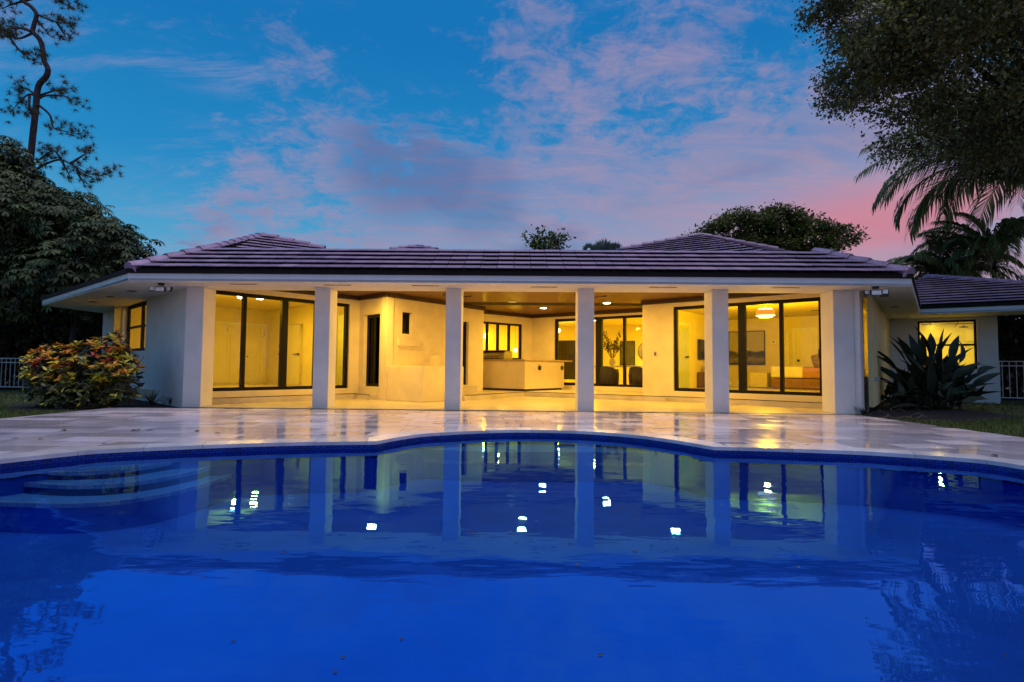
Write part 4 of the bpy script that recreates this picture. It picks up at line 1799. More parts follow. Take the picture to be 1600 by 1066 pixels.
def art_mat(name, sky, hill, dark):
    m = bpy.data.materials.new(name)
    m.use_nodes = True
    nt = m.node_tree
    N, L = nt.nodes, nt.links
    p = N['Principled BSDF']
    p.inputs['Roughness'].default_value = .6
    tc = N.new('ShaderNodeTexCoord')
    mp = N.new('ShaderNodeMapping')
    mp.inputs['Scale'].default_value = (1.2, 1.2, 4)
    L.new(tc.outputs['Object'], mp.inputs[0])
    nz = N.new('ShaderNodeTexNoise')
    nz.inputs['Scale'].default_value = 1.8
    nz.inputs['Detail'].default_value = 7
    L.new(mp.outputs[0], nz.inputs[0])
    sp = N.new('ShaderNodeSeparateXYZ')
    L.new(tc.outputs['Generated'], sp.inputs[0])
    ma = N.new('ShaderNodeMath')
    ma.operation = 'MULTIPLY_ADD'
    L.new(nz.outputs[0], ma.inputs[0])
    ma.inputs[1].default_value = .35
    L.new(sp.outputs[2], ma.inputs[2])
    r = N.new('ShaderNodeValToRGB')
    L.new(ma.outputs[0], r.inputs[0])
    e = r.color_ramp.elements
    e[0].position, e[0].color = .18, (*dark, 1)
    e[1].position, e[1].color = .60, (*sky, 1)
    for pos, c in ((.32, hill), (.44, dark), (.53, dark)):
        x = e.new(pos)
        x.color = (*c, 1)
    L.new(r.outputs[0], p.inputs['Base Color'])
    return m


M['landscape'] = art_mat('landscape_canvas', (.42, .38, .27), (.20, .17, .10), (.035, .035, .03))
M['darkart'] = mat('dark_abstract_canvas', (.11, .11, .10), .5, .3, 3, stretch=(1, 1, 3), col2=(.012, .013, .014))


def wall_picture(name, w, px0, px1, py0, py1, m, label, cat='painting', fw=.03):
    s0, za = on_wall(px0, py1, *w)
    s1, _ = on_wall(px1, py1, *w)
    sm, zb = on_wall((px0 + px1) / 2, py0, *w)
    _, za = on_wall((px0 + px1) / 2, py1, *w)
    s0, s1 = min(s0, s1), max(s0, s1)
    c = place(*w, (s0 + s1) / 2, -.02, (za + zb) / 2)
    d, _ = dir2(*w)
    t = empty(name, c, math.atan2(d.y, d.x))
    tag(t, label, cat)
    W, H = s1 - s0, zb - za
    mb = MB()
    mb.box((0, 0, H / 2 - fw / 2), (W, .04, fw)).box((0, 0, -H / 2 + fw / 2), (W, .04, fw))
    mb.box((-W / 2 + fw / 2, 0, 0), (fw, .038, H - 2 * fw)).box((W / 2 - fw / 2, 0, 0), (fw, .038, H - 2 * fw))
    mb.build('frame', M['black'], t)
    MB().box((0, .004, 0), (W - 2 * fw, .02, H - 2 * fw)).build('canvas', m, t)
    return t


wall_picture('painting', backR, 1139, 1196, 517.5, 570.5, M['landscape'], 'dark framed landscape painting on the back wall of the right bedroom')
s_, z_ = on_wall(1209, 535, *backR)
c = place(*backR, s_, -.012, z_)
th_ = empty('thermostat', c, aR)
tag(th_, 'small white wall thermostat right of the landscape painting', 'thermostat')
MB().box((0, 0, 0), (.16, .02, .12)).build('plate', M['trim'], th_)
MB().box((0, -.012, .01), (.06, .008, .05)).build('screen', M['black'], th_)
# door in the back wall
a0_, b0_ = S(1243, *backR), S(1273, *backR)
mb = MB()
wbox(mb, *backR, a0_ - .10, a0_, -.03, 0, Z_FLOOR - .02, 2.42)
wbox(mb, *backR, b0_, b0_ + .10, -.03, 0, Z_FLOOR - .02, 2.42)
wbox(mb, *backR, a0_ - .10, b0_ + .10, -.032, 0, 2.42, 2.53)
dcs = mb.build('door_casing', M['trim'], house)
mb = MB()
wbox(mb, *backR, a0_ + .005, b0_ - .005, -.018, -.001, Z_FLOOR, 2.41)
dl = mb.build('bedroom_door', M['door_white'], house)
s_, z_ = on_wall(1245.5, 563.5, *backR)
mb = MB()
mb.box(place(*backR, s_ + .05, -.04, z_), (.08, .05, .08))
mb.build('knob', M['black'], dl)
mb = MB()
s_ = S(1231, *backR)
wbox(mb, *backR, s_ - .05, s_ + .05, -.04, 0, Z_FLOOR - .02, 2.4)
mb.build('door_casing', M['trim'], house)
mb = MB()
wbox(mb, *backR, 0, a0_ - .1, -.02, 0, Z_FLOOR - .02, Z_FLOOR + .12)
mb.build('baseboard', M['trim'], house)
# side wall: television, dresser, vase, open door
sideR = (add2(RW, nR, .22), backR[0])
k0, zt0 = on_wall(1089.5, 562, *sideR)
_, zt1 = on_wall(1092, 530.5, *sideR)
aS = math.atan2(nR.y, nR.x)
tv = empty('television', place(*sideR, k0 + .55, -.06, (zt0 + zt1) / 2), aS)
tag(tv, 'black flat television on the side wall of the right bedroom', 'television')
MB().box((0, 0, 0), (1.15, .05, zt1 - zt0)).build('bezel', M['black'], tv, bevel=.008)
M['screen'] = mat('dark_tv_screen', (.01, .011, .012), .12, .1)
MB().box((0, -.028, 0), (1.11, .006, zt1 - zt0 - .05)).build('screen', M['screen'], tv)
M['walnut'] = mat('walnut_dresser', (.11, .055, .025), .5, .2, 6, stretch=(1, 1, 8))
dr = empty('dresser', place(*sideR, k0 + .55, -.26, Z_FLOOR - .02), aS)
tag(dr, 'low walnut dresser under the television in the right bedroom', 'dresser')
MB().box((0, 0, .30), (1.3, .45, .52)).build('body', M['walnut'], dr, bevel=.01)
for k in (-1, 1):
    MB().box((k * .32, -.232, .30), (.60, .015, .42)).build('drawer_front', M['walnut'], dr)
    MB().box((k * .6, -.1, .02), (.05, .05, .04)).build('leg', M['black'], dr)
vp_ = place(*sideR, k0 + .25, -.28, Z_FLOOR - .02 + .562)
va = MB().lathe((0, 0, 0), [(.05, 0), (.11, .08), (.12, .18), (.06, .28), (.05, .32)], 18).build('vase', M['walnut'], None, True)
va.location = vp_
tag(va, 'round brown vase on the dresser in the right bedroom', 'vase')
kA, kB = S(1060, *sideR), S(1075, *sideR)
mb = MB()
wbox(mb, *sideR, kA, kB, -.05, -.01, Z_FLOOR, 2.38)
M['frosted'] = mat('pale_green_door_leaf', (.52, .58, .40), .3, .04)
dl = mb.build('bedroom_door', M['frosted'], house)
s_, z_ = on_wall(1071, 558, *sideR)
mb = MB()
mb.tube([place(*sideR, s_, -.12, z_), place(*sideR, s_ - .25, -.12, z_)], .02, 6)
mb.box(place(*sideR, s_, -.08, z_), (.06, .06, .06))
mb.build('lever_handle', M['black'], dl)
mb = MB()
wbox(mb, *sideR, kB, kB + .09, -.03, 0, Z_FLOOR, 2.46)
wbox(mb, *sideR, kA - .09, kA, -.03, 0, Z_FLOOR, 2.46)
wbox(mb, *sideR, kA - .09, kB + .09, -.032, 0, 2.461, 2.54)
mb.build('door_casing', M['trim'], house)

# wall switch on the patio wall right of the dining slider
s_, z_ = on_wall(1024, 553, RW, REn)
c = place(RW, REn, s_, -.008, z_)
sw = empty('light_switch', c, aR)
tag(sw, 'small dark switch plate on the bare patio wall right of the dining doors', 'switch')
MB().box((0, 0, 0), (.075, .014, .12)).build('plate', M['chrome'], sw)
MB().box((0, -.009, 0), (.035, .008, .065)).build('rocker', M['black'], sw)

# ------------------------------------------------------------------ dining room and kitchen things
M['chair'] = mat('charcoal_boucle', (.030, .026, .022), .95, .2, 20, .5, 80)


def tub_chair(loc, rz, label):
    t = empty('dining_chair', loc, rz)
    tag(t, label, 'chair', 'charcoal tub chairs at the dining table')
    mb = MB()
    n = 18
    vs, fs = [], []
    for i in range(n + 1):
        a = math.pi * (-.08 + 1.16 * i / n)
        for r, z in ((.34, .10), (.36, .45), (.33, .74 - .10 * abs(math.cos(a)) ** 2), (.27, .74 - .10 * abs(math.cos(a)) ** 2), (.27, .10)):
            vs.append((r * math.cos(a), -r * math.sin(a), z))
    m5 = 5
    for i in range(n):
        for j in range(m5):
            a, b = i * m5 + j, i * m5 + (j + 1) % m5
            fs.append((a, b, b + m5, a + m5))
    fs += [tuple(range(m5 - 1, -1, -1)), tuple(n * m5 + j for j in range(m5))]
    mb.add(vs, fs).build('backrest', M['chair'], t, True)
    MB().lathe((0, .02, .22), [(.27, 0), (.28, .1), (.26, .2), (.22, .22)], 20).build('seat', M['chair'], t, True)
    for sx in (-1, 1):
        for sy in (-1, 1):
            MB().tube([(sx * .2, sy * .2, 0), (sx * .18, sy * .18, .24)], .018, 6).build('leg', M['black'], t)


aB = math.atan2(BR[1] - BC[1], BR[0] - BC[0])
zf = Z_FLOOR - .02
p = at_y(952, 590, 19.95)
tub_chair((p.x, p.y, zf), aB, 'charcoal tub chair in front of the olive branches behind the dining doors')
p = at_y(998, 590, 19.65)
tub_chair((p.x, p.y, zf), aB, 'charcoal tub chair nearer the bare wall behind the dining doors')
tp = at_y(972, 570, 21.0)
tb_ = empty('dining_table', (tp.x, tp.y, zf), aB)
tag(tb_, 'cream round-cornered dining table behind the charcoal tub chairs', 'table')
MB().box((0, 0, .74), (1.9, 1.0, .06)).build('tabletop', M['blanket'], tb_, bevel=.025)
for sx in (-1, 1):
    MB().lathe((sx * .55, 0, 0), [(.24, 0), (.16, .1), (.14, .6), (.22, .709)], 20).build('pedestal', M['blanket'], tb_, True)
vp = at_y(957, 566, 21.0)
vz = zf + .771
vs_ = MB().lathe((0, 0, 0), [(.06, 0), (.13, .07), (.14, .16), (.07, .26), (.08, .29)], 18)
ol_ = empty('vase_of_branches', (vp.x, vp.y, vz))
tag(ol_, 'tall olive branches in a pale vase on the dining table', 'vase')
vs_.build('vase', M['ottoman'], ol_, True)
M['olive'] = mat('dark_olive_leaf', (.030, .040, .014), .6, .25, 6, rand=.4, island=True)
M['twig'] = mat('grey_brown_twig', (.10, .07, .04), .8, .2, 8)
tw = MB()
LP, LX, LZ = [], [], []
for k in range(13):
    a, sp_ = k * 2.4, random.uniform(.25, .75)
    end = Vector((math.cos(a) * sp_, math.sin(a) * sp_, random.uniform(.75, 1.30)))
    pts = [Vector((0, 0, .2)), end * .4 + Vector((0, 0, .15)), end * .75 + Vector((0, 0, .1)), end]
    tw.tube(pts, [.010, .008, .006, .003], 5)
    for j in range(34):
        f = random.uniform(.3, 1)
        q = pts[0].lerp(end, f) + Vector((0, 0, .15 * (1 - f)))
        LP.append(q + Vector(rng.normal(0, .035, 3)))
        v = (end.normalized() + Vector(rng.normal(0, .7, 3)))
        LX.append(v)
        LZ.append(Vector(rng.normal(0, 1, 3)))
tw.build('stems', M['twig'], ol_)
LEAF_T = [(0, 0, 0), (.45, .17, .03), (1, 0, 0), (.45, -.17, .03)]
LEAF_F = [(0, 3, 2, 1)]
V_, F_ = scatter(LEAF_T, LEAF_F, np.array(LP), np.array(LX), np.array(LZ), rng.uniform(.08, .14, len(LP)))
tag(link('leaves', np_mesh('leaves', V_, F_, M['olive']), ol_), kind='stuff')
farw = (KW2, (8.75, 23.2))
wall_picture('artwork', farw, 969, 992.5, 533, 571, M['darkart'], 'large dark abstract artwork on the dining room back wall')
s_, z_ = on_wall(1011, 549, *farw)
c = place(*farw, s_, -.02, z_)
mr_ = empty('round_mirror', c, math.atan2(farw[1][1] - farw[0][1], farw[1][0] - farw[0][0]))
tag(mr_, 'round black-rimmed mirror at the right end of the dining room wall', 'mirror')
ring = [(math.cos(2 * math.pi * k / 28) * .42, 0, math.sin(2 * math.pi * k / 28) * .42) for k in range(29)]
MB().tube(ring, .018, 6, False).build('rim', M['black'], mr_)
mg = MB()
mg.lathe((0, 0, 0), [(.41, 0), (.41, .01)], 28)
mo = mg.build('mirror_glass', M['chrome'], mr_)
mo.rotation_euler = (R(90), 0, 0)
# dark tall cabinet behind the glass door and kitchen units behind the folding window
M['darkcab'] = mat('dark_oak_cabinet', (.030, .024, .016), .5, .3, 4, stretch=(8, 8, 1))
p0 = at_y(867, 560, 22.6)
p1 = at_y(908, 560, 22.6)
cab = empty('tall_cabinet', ((p0.x + p1.x) / 2, 22.6, zf), R(-20))
tag(cab, 'dark oak cabinet seen through the glass door beside the bar', 'cabinet')
cw = p1.x - p0.x + .25
ch = at_y(885, 532, 22.6).z - zf
MB().box((0, .2, ch / 2 + .1), (cw, .4, ch - .2)).build('carcass', M['darkcab'], cab)
for k in range(4):
    MB().box((-cw / 2 + cw * (k + .5) / 4, -.011, ch / 2 + .1), (cw / 4 - .01, .02, ch - .22)).build('cabinet_door', M['darkcab'], cab)
kw = (KW0, KW1)
kc = empty('kitchen_unit', place(*kw, 3.2, -.35, zf), math.atan2(KW1[1] - KW0[1], KW1[0] - KW0[0]))
tag(kc, 'pale kitchen wall units with a white hood behind the folding window', 'kitchen unit')
MB().box((0, 0, .45), (4.2, .62, .88)).build('base_units', M['door_white'], kc, bevel=.006)
MB().box((0, 0, .91), (4.24, .66, .04)).build('worktop', M['counter'], kc)
MB().box((0, .08, 1.75), (.8, .45, .8)).build('hood', M['chrome'], kc, bevel=.01)
for k in (-1, 1):
    MB().box((k * 1.25, .12, 1.85), (1.5, .36, .8)).build('wall_cabinet', M['door_white'], kc, bevel=.006)
M['bulb'] = emit('clear_globe_lamp_lit', (1.0, .85, .55), 12.0)
for k, (px, py, Y, lab) in enumerate(((757.5, 525.5, 22.8, 'lit glass globe pendant in the kitchen at the left edge of the folding window'),
                                      (805, 548, 24.5, 'lit glass globe pendant low behind the right pane of the folding window'),
                                      (873, 517, 24.2, 'lit glass globe pendant seen through the glass door by the bar'))):
    c = at_y(px, py, Y)
    t = empty('globe_pendant', c)
    tag(t, lab, 'pendant lamp', 'kitchen globe pendants')
    MB().lathe((0, 0, -.06), [(.02, 0), (.07, .03), (.085, .08), (.06, .13), (.02, .15)], 14).build('globe', M['bulb'], t, True)
    MB().tube([(0, 0, .09), (0, 0, 2.948 - c.z)], .006, 6).build('cord', M['black'], t)
    lamp(t, (0, 0, -.15), E_ROOM * .11, C_ROOM, .10, point=True)

# annex bathroom: shower rod with hooks, shower head, towel
wB = (an_pt(.3, 2.5), an_pt(3.2, 2.5))
wi = (an_pt(.3, 1.5), an_pt(3.2, 1.5))
sr = empty('shower_rail', place(*wi, 1.4, 0, 2.3))
tag(sr, 'dark curtain rail with scroll hooks and shower head behind the right bathroom window', 'shower rail')
oR = sr.location.copy()
a_, za_ = on_wall(1440, 507.5, *wi)
b_, zb_ = on_wall(1530, 505, *wi)
MB().tube([place(*wi, a_, 0, za_) - oR, place(*wi, b_, 0, za_) - oR], .012, 6).build('rod', M['black'], sr)
for px in (1455, 1494.5):
    s_, z_ = on_wall(px, 507, *wi)
    pts = [place(*wi, s_ + .05 * math.sin(t * 1.4), -.02, z_ + .10 - .05 * t) - oR for t in [k * .5 for k in range(9)]]
    MB().tube(pts, .012, 6).build('hook', M['black'], sr)
s_, z_ = on_wall(1505.5, 511.5, *wi)
MB().lathe(place(*wi, s_, 0, z_) - oR, [(.13, -.01), (.13, .01), (.03, .04)], 16).tube([place(*wi, s_, 0, z_ + .03) - oR, place(*wi, s_, 0, z_ + .12) - oR, place(*wi, s_ + .35, 0, z_ + .14) - oR], .012, 6).build('shower_head', M['black'], sr)
s_, z_ = on_wall(1517, 524, *wB)
tl = MB()
tl.box((0, 0, 0), (.28, .03, .40))
to = tl.build('wall_panel', M['paper'])
to.matrix_basis = Matrix.Translation(place(*wB, s_, -.03, z_)) @ Matrix.Rotation(math.atan2(dA.y, dA.x), 4, 'Z')
tag(to, 'pale square panel on the right bathroom wall by the window edge', 'panel')

# ------------------------------------------------------------------ eave floodlights, hose bib, outlet
M['led'] = mat('white_led_panel', (.75, .75, .72), .3, .03)
def floodlight(px, py, rz, label):
    c = at_z(px, py, Z_SOF)
    t = empty('floodlight', (c.x, c.y, Z_SOF - .004), rz)
    tag(t, label, 'floodlight', 'eave floodlights')
    MB().lathe((0, 0, -.05), [(.05, 0), (.065, .02), (.065, .05)], 14).build('mount', M['black'], t)
    MB().box((0, -.02, -.13), (.20, .06, .11)).build('lamp_body', M['drip'], t, bevel=.01)
    MB().box((0, -.054, -.135), (.17, .008, .085)).build('led_panel', M['led'], t)
    for k in (-1, 1):
        h = MB()
        h.box((0, 0, 0), (.11, .06, .10))
        o = h.build('side_head', M['black'], t, bevel=.008)
        o.location = (k * .18, 0, -.125)
        o.rotation_euler = (R(-10), 0, R(-28 * k))
        l2 = MB().box((0, -.034, 0), (.09, .006, .08)).build('led_panel', M['led'], o)


floodlight(252, 442.5, R(6), 'black twin-head floodlight under the left corner of the eave')
floodlight(1368, 447.5, R(-18), 'black twin-head floodlight under the right corner of the eave')
M['pipe'] = mat('grey_pvc_pipe', (.35, .33, .33), .5, .1)
s_, z_ = on_wall(1352, 625, ORa, ORb)
s0_ = S(1349, ORa, ORb)
s1_ = S(1361, ORa, ORb)
hb = empty('hose_tap', place(ORa, ORb, s0_, -.05, 0))
tag(hb, 'wall tap with pipes and dangling grey hose on the right outer wall', 'tap')
oH = hb.location.copy()
MB().tube([place(ORa, ORb, s0_ + .2, -.05, -.05) - oH, place(ORa, ORb, s0_ + .2, -.05, .70) - oH], .022, 8).build('pipe', M['pipe'], hb)
MB().box(place(ORa, ORb, s0_ + .35, -.06, .74) - oH, (.34, .34, .10)).build('valve_box', M['pipe'], hb, bevel=.01)
MB().tube([place(ORa, ORb, s0_ + .5, -.1, .70) - oH, place(ORa, ORb, s0_ + .9, -.14, .55) - oH, place(ORa, ORb, s0_ + 1.0, -.16, .2) - oH, place(ORa, ORb, s0_ + .95, -.2, -.04) - oH], .02, 8).build('hose', M['black'], hb, True)
# outlet stubs by the left corner
oc = at_z(250, 628, -.02)
ob = empty('outlet_post', (oc.x, oc.y, -.05))
tag(ob, 'pair of small grey outlet posts in the planting bed by the left corner', 'outlet')
for k in (-1, 1):
    MB().box((k * .10, 0, .14), (.045, .045, .28)).build('post', M['pipe'], ob)
    MB().box((k * .10, -.02, .32), (.10, .07, .13)).build('cover_box', M['pipe'], ob, bevel=.01)

# ------------------------------------------------------------------ fences
M['fence'] = mat('white_aluminium_fence', (.62, .62, .62), .45, .06)


def fence(p0, p1, h, label, step=.19):
    d, L_ = dir2(p0, p1)
    t = empty('picket_fence', (p0[0], p0[1], -.06), math.atan2(d.y, d.x))
    tag(t, label, 'fence', 'white picket fences')
    for z in (.12, h - .17, h - .02):
        MB().box((L_ / 2, 0, z), (L_, .03, .035)).build('rail', M['fence'], t)
    pm = MB().box((0, 0, (h - .02 + .12) / 2), (.020, .018, h - .15)).mesh('picket', M['fence'])
    k = step / 2
    while k < L_ - .03:
        link('picket', pm, t, Matrix.Translation((k, 0, 0)))
        k += step
    q = 0
    for x in (0, L_):
        MB().box((x, 0, h / 2), (.05, .05, h)).build('post', M['fence'], t)


f1 = at_z(45, 608.5, -.02)
fence((f1.x - 6.0, f1.y + .8), (f1.x, f1.y), 1.20, 'white metal picket fence at the far left behind the lawn')
f2 = at_z(1562, 625, -.02)
fence((f2.x, f2.y), (f2.x + 5, f2.y - 1.5), 1.38, 'white metal picket fence at the far right beside the house', .20)

# ------------------------------------------------------------------ vegetation
M['bark'] = mat('grey_brown_bark', (.060, .045, .038), .9, .3, 6, .8, 12, bdist=.03)
M['pinebark'] = mat('plum_grey_pine_bark', (.075, .050, .048), .9, .3, 6, .8, 14, bdist=.03)
M['schef'] = mat('umbrella_tree_leaf', (.085, .125, .026), .62, .3, .9, rand=.6, island=True, trans=.15, col2=(.030, .042, .010))
M['needle'] = mat('pine_needle', (.13, .13, .04), .6, .3, 1.5, rand=.4, island=True, col2=(.075, .060, .030))
M['oak'] = mat('small_oak_leaf', (.24, .23, .06), .42, .3, .5, rand=.6, island=True, trans=.25, col2=(.10, .105, .03))
M['feather'] = mat('light_green_leaf', (.15, .17, .03), .45, .3, .6, rand=.45, island=True, trans=.25, col2=(.07, .085, .016))
M['palm'] = mat('palm_leaflet', (.34, .40, .15), .4, .3, .8, rand=.45, island=True, trans=.35, col2=(.17, .21, .08))
M['fan'] = mat('grey_green_fan_palm', (.10, .13, .10), .5, .25, 1, rand=.3, island=True)
M['shrub'] = mat('dark_hedge_leaf', (.050, .065, .020), .5, .3, .8, rand=.6, island=True, col2=(.018, .026, .009))
M['paddle'] = mat('dark_paddle_leaf', (.030, .045, .018), .55, .3, 3, rand=.4, col2=(.014, .024, .010))
M['stalk'] = mat('olive_leaf_stalk', (.045, .045, .018), .6, .3, 4)


def ellipsoid_pts(blobs, n, shell=.55):
    """points in a union of ellipsoids (cx,cy,cz,rx,ry,rz), biased to the outside; also outward directions"""
    b = np.array(blobs, float)
    vol = b[:, 3] * b[:, 4] * b[:, 5]
    k = rng.choice(len(b), n, p=vol / vol.sum())
    d = rand_dirs(n)
    r = (1 - rng.random(n) ** 1.6 * shell)[:, None]
    return b[k, :3] + d * r * b[k, 3:6], nrm(d / b[k, 3:6])


def tree_limbs(mb, base, top, tips, r0, n=8):
    base, top = Vector(base), Vector(top)
    mid = base.lerp(top, .5) + Vector((random.uniform(-.15, .15), random.uniform(-.15, .15), 0))
    mb.tube([base, mid, top], [r0, r0 * .8, r0 * .6], 10)
    for t in tips:
        t = Vector(t)
        a = base.lerp(top, random.uniform(.55, 1))
        m1 = a.lerp(t, .5) + Vector((random.uniform(-.3, .3), random.uniform(-.3, .3), random.uniform(0, .4)))
        mb.tube([a, m1, t], [r0 * .22, r0 * .13, r0 * .04], 6)


# umbrella tree (left): rosettes of drooping leaflets
def rosette():
    vs, fs = [], []
    n = 9
    for k in range(n):
        a = 2 * math.pi * k / n + (.2 if k % 2 else 0)
        c, s = math.cos(a), math.sin(a)
        o = len(vs)
        for r, w, z in ((.10, .015, .02), (.42, .12, .05), (.74, .135, -.08), (.98, .02, -.30)):
            vs += [(r * c - w * s, r * s + w * c, z), (r * c + w * s, r * s - w * c, z)]
        for j in range(3):
            fs.append((o + 2 * j, o + 2 * j + 1, o + 2 * j + 3, o + 2 * j + 2))
    return vs, fs


def px_blob(px, py, Y, rpx, rpy, ry):
    c = at_y(px, py, Y)
    return (c.x, c.y, c.z, rpx * Y / FPX, ry, rpy * Y / FPX)


def umbrella_tree(name, label, base, blobs, n, size):
    t = empty(name, base)
    tag(t, label, 'tree')
    P_, D_ = ellipsoid_pts(blobs, n, .30)
    lump = np.sin(P_[:, 0] * 3.1 + 1.3) * np.sin(P_[:, 2] * 3.7) + .6 * np.sin(P_[:, 1] * 4.3 + P_[:, 0] * 2.2)
    P_ = P_ + D_ * (lump * .22)[:, None] + rng.normal(0, .10, P_.shape)
    up = nrm(D_ * .75 + np.array([0, 0, .9]) + rng.normal(0, .18, (n, 3)))
    X_ = np.cross(up, rand_dirs(n))
    rv, rf = rosette()
    V_, F_ = scatter(rv, rf, P_ - np.array(base), X_, up, rng.uniform(size * .7, size * 1.15, n))
    link('crown', np_mesh('crown', V_, F_, M['schef']), t)
    mb = MB()
    tips = [tuple(np.array(b[:3]) - np.array(base)) for b in blobs]
    tree_limbs(mb, (0, 0, -.05), (.2, 0, 3.2), tips, .17)
    mb.build('trunk', M['bark'], t, True)
    return t


sb = [px_blob(0, 255, 20.5, 45, 36, 1.6), px_blob(38, 290, 20.5, 34, 30, 1.2), px_blob(100, 345, 20, 48, 36, 1.4), px_blob(150, 352, 19.8, 30, 30, 1.0), px_blob(172, 385, 19.5, 44, 40, 1.4), px_blob(75, 308, 20.2, 28, 22, .9), px_blob(128, 322, 20, 22, 18, .8),
      px_blob(25, 355, 20, 70, 55, 1.8), px_blob(120, 430, 19.5, 85, 50, 1.6), px_blob(-40, 330, 20, 90, 90, 2.0),
      px_blob(198, 420, 19.5, 28, 40, 1.0), px_blob(20, 440, 20, 90, 55, 1.8)]
umbrella_tree('umbrella_tree', 'large dark umbrella tree with drooping leaf rosettes left of the house', (-16.2, 20.3, -.06), sb, 6500, .27)
sb2 = [px_blob(60, 500, 23.5, 120, 60, 1.2), px_blob(170, 500, 23.5, 60, 65, 1.2), px_blob(-60, 480, 23.5, 100, 80, 1.5)]
umbrella_tree('umbrella_tree', 'low shaded umbrella tree behind the croton bush and left fence', (-20.5, 24.0, -.06), sb2, 2800, .28)


def leafy(name, label, cat, base, blobs, n, size, m, trunk_top, r0, clump=0, shell=.6, group=None, tmpl=None, droop=0.0, tight=2.2, gaps=0.0):
    t = empty(name, base)
    tag(t, label, cat, group)
    if clump:
        nc = max(1, n // clump)
        C_, D_ = ellipsoid_pts(blobs, nc, shell)
        if gaps:
            w_ = np.sin(C_[:, 0] * 2.3 + .7) * np.sin(C_[:, 2] * 2.6 + C_[:, 1] * .8) + .7 * np.sin(C_[:, 0] * 1.1 - C_[:, 2] * 1.9 + 2.0)
            C_ = C_[w_ > -gaps]
            nc = len(C_)
        rad = rng.uniform(.6, 1.3, nc)
        idx = np.repeat(np.arange(nc), clump)
        g_ = rand_dirs(len(idx)) * (rng.random((len(idx), 1)) ** .62 * 1.7) * (rad[idx] * size * tight)[:, None] * np.array([1, 1, .62])
        P_ = C_[idx] + g_
    else:
        P_, _d = ellipsoid_pts(blobs, n, shell)
    k = len(P_)
    X_ = rand_dirs(k) + np.array([0, 0, -droop])
    Z_ = rand_dirs(k) * .8 + np.array([0, 0, 1.0])
    V_, F_ = scatter(tmpl or LEAF_T, LEAF_F, P_ - np.array(base), X_, Z_, rng.uniform(size * .5, size * 1.4, k))
    link('crown', np_mesh('crown', V_, F_, m), t)
    if r0:
        mb = MB()
        tips = [tuple(np.array(b[:3]) - np.array(base)) for b in blobs]
        if clump:
            sel = rng.choice(len(C_), min(26, len(C_)), replace=False)
            tips += [tuple(C_[i] - np.array(base)) for i in sel]
        tree_limbs(mb, (0, 0, -.05), Vector(trunk_top) - Vector(base), tips, r0)
        mb.build('trunk', M['bark'], t, True)
    return t


WIDE = [(0, 0, 0), (.45, .28, .04), (1, 0, 0), (.45, -.28, .04)]
# big overhanging tree at the upper right
ob_ = [(12.5, 13.4, 10.7, 4.8, 4.0, 4.5), (9.1, 12.6, 9.9, 1.8, 2.2, 2.5), (9.6, 12.8, 8.2, 1.6, 2.0, 1.4), (11.4, 13.2, 7.6, 1.7, 2.0, 1.1), (13.4, 13.6, 7.6, 2.0, 2.0, 1.1), (10.4, 12.9, 6.9, .5, .8, .4), (8.3, 12.5, 8.3, .5, .7, .45), (12.2, 13.0, 6.5, .6, .8, .35)]
leafy('overhanging_tree', 'dense small-leaved tree overhanging the upper right corner', 'tree', (17.6, 15.4, -.06), ob_, 200000, .105, M['oak'],
      (16.4, 14.8, 7.5), .30, clump=260, shell=.80, tmpl=WIDE, tight=4.4, gaps=.45)
# trees beyond the roof
bb = [px_blob(px_, py_, 31 + (px_ % 7) * .2, rx_, ry_, 1.3) for px_, py_, rx_, ry_ in ((1085, 372, 20, 8), (1120, 356, 28, 10), (1150, 342, 20, 9), (1185, 348, 34, 12), (1215, 336, 30, 11), (1250, 345, 30, 11), (1275, 362, 26, 9), (1310, 358, 18, 7), (1325, 376, 22, 7), (1200, 368, 70, 13), (1150, 384, 60, 11), (1260, 384, 60, 11))]
leafy('garden_tree', 'light green spreading tree rising behind the right half of the roof', 'tree', (14.2, 31.5, -.06), bb, 21000, .20, M['feather'],
      (14.0, 31.2, 6.0), .22, clump=60, shell=.8, tmpl=WIDE, tight=1.9)
bs = [px_blob(843, 377, 33, 14, 14, .6), px_blob(868, 375, 33, 15, 12, .6), px_blob(855, 388, 33, 26, 8, .8)]
leafy('young_tree', 'small sparse tree top peeping over the middle of the roof ridge', 'tree', (2.1, 33, -.06), bs, 1100, .22, M['feather'],
      (2.1, 33, 7.0), .08, clump=24, shell=.9, tmpl=WIDE)
# dark shrubs that close the garden at both sides
shrubs = [('dark hedge shrub behind the left fence at the picture edge', (-21.0, 22.0, 1.4, 2.2, 1.2, 1.9)),
          ('dark hedge shrub behind the right end of the left fence', (-17.4, 22.6, 1.5, 2.2, 1.2, 2.0)),
          ('dark tall shrub between the left fence and the house wall', (-14.6, 21.8, 1.9, 1.8, 1.3, 2.4)),
          ('dark shrub behind the right fence close to the house corner', (18.0, 21.0, 1.6, 1.9, 1.4, 2.4)),
          ('dark tall shrub behind the right fence at the picture edge', (21.5, 20.5, 2.0, 2.2, 1.5, 2.8))]
for lab, b in shrubs:
    leafy('hedge_shrub', lab, 'shrub', (b[0], b[1], -.06), [b], 9000, .24, M['shrub'], (b[0], b[1], 1.2), .07, clump=30, shell=.8, group='dark shrubs closing the garden', tmpl=WIDE)
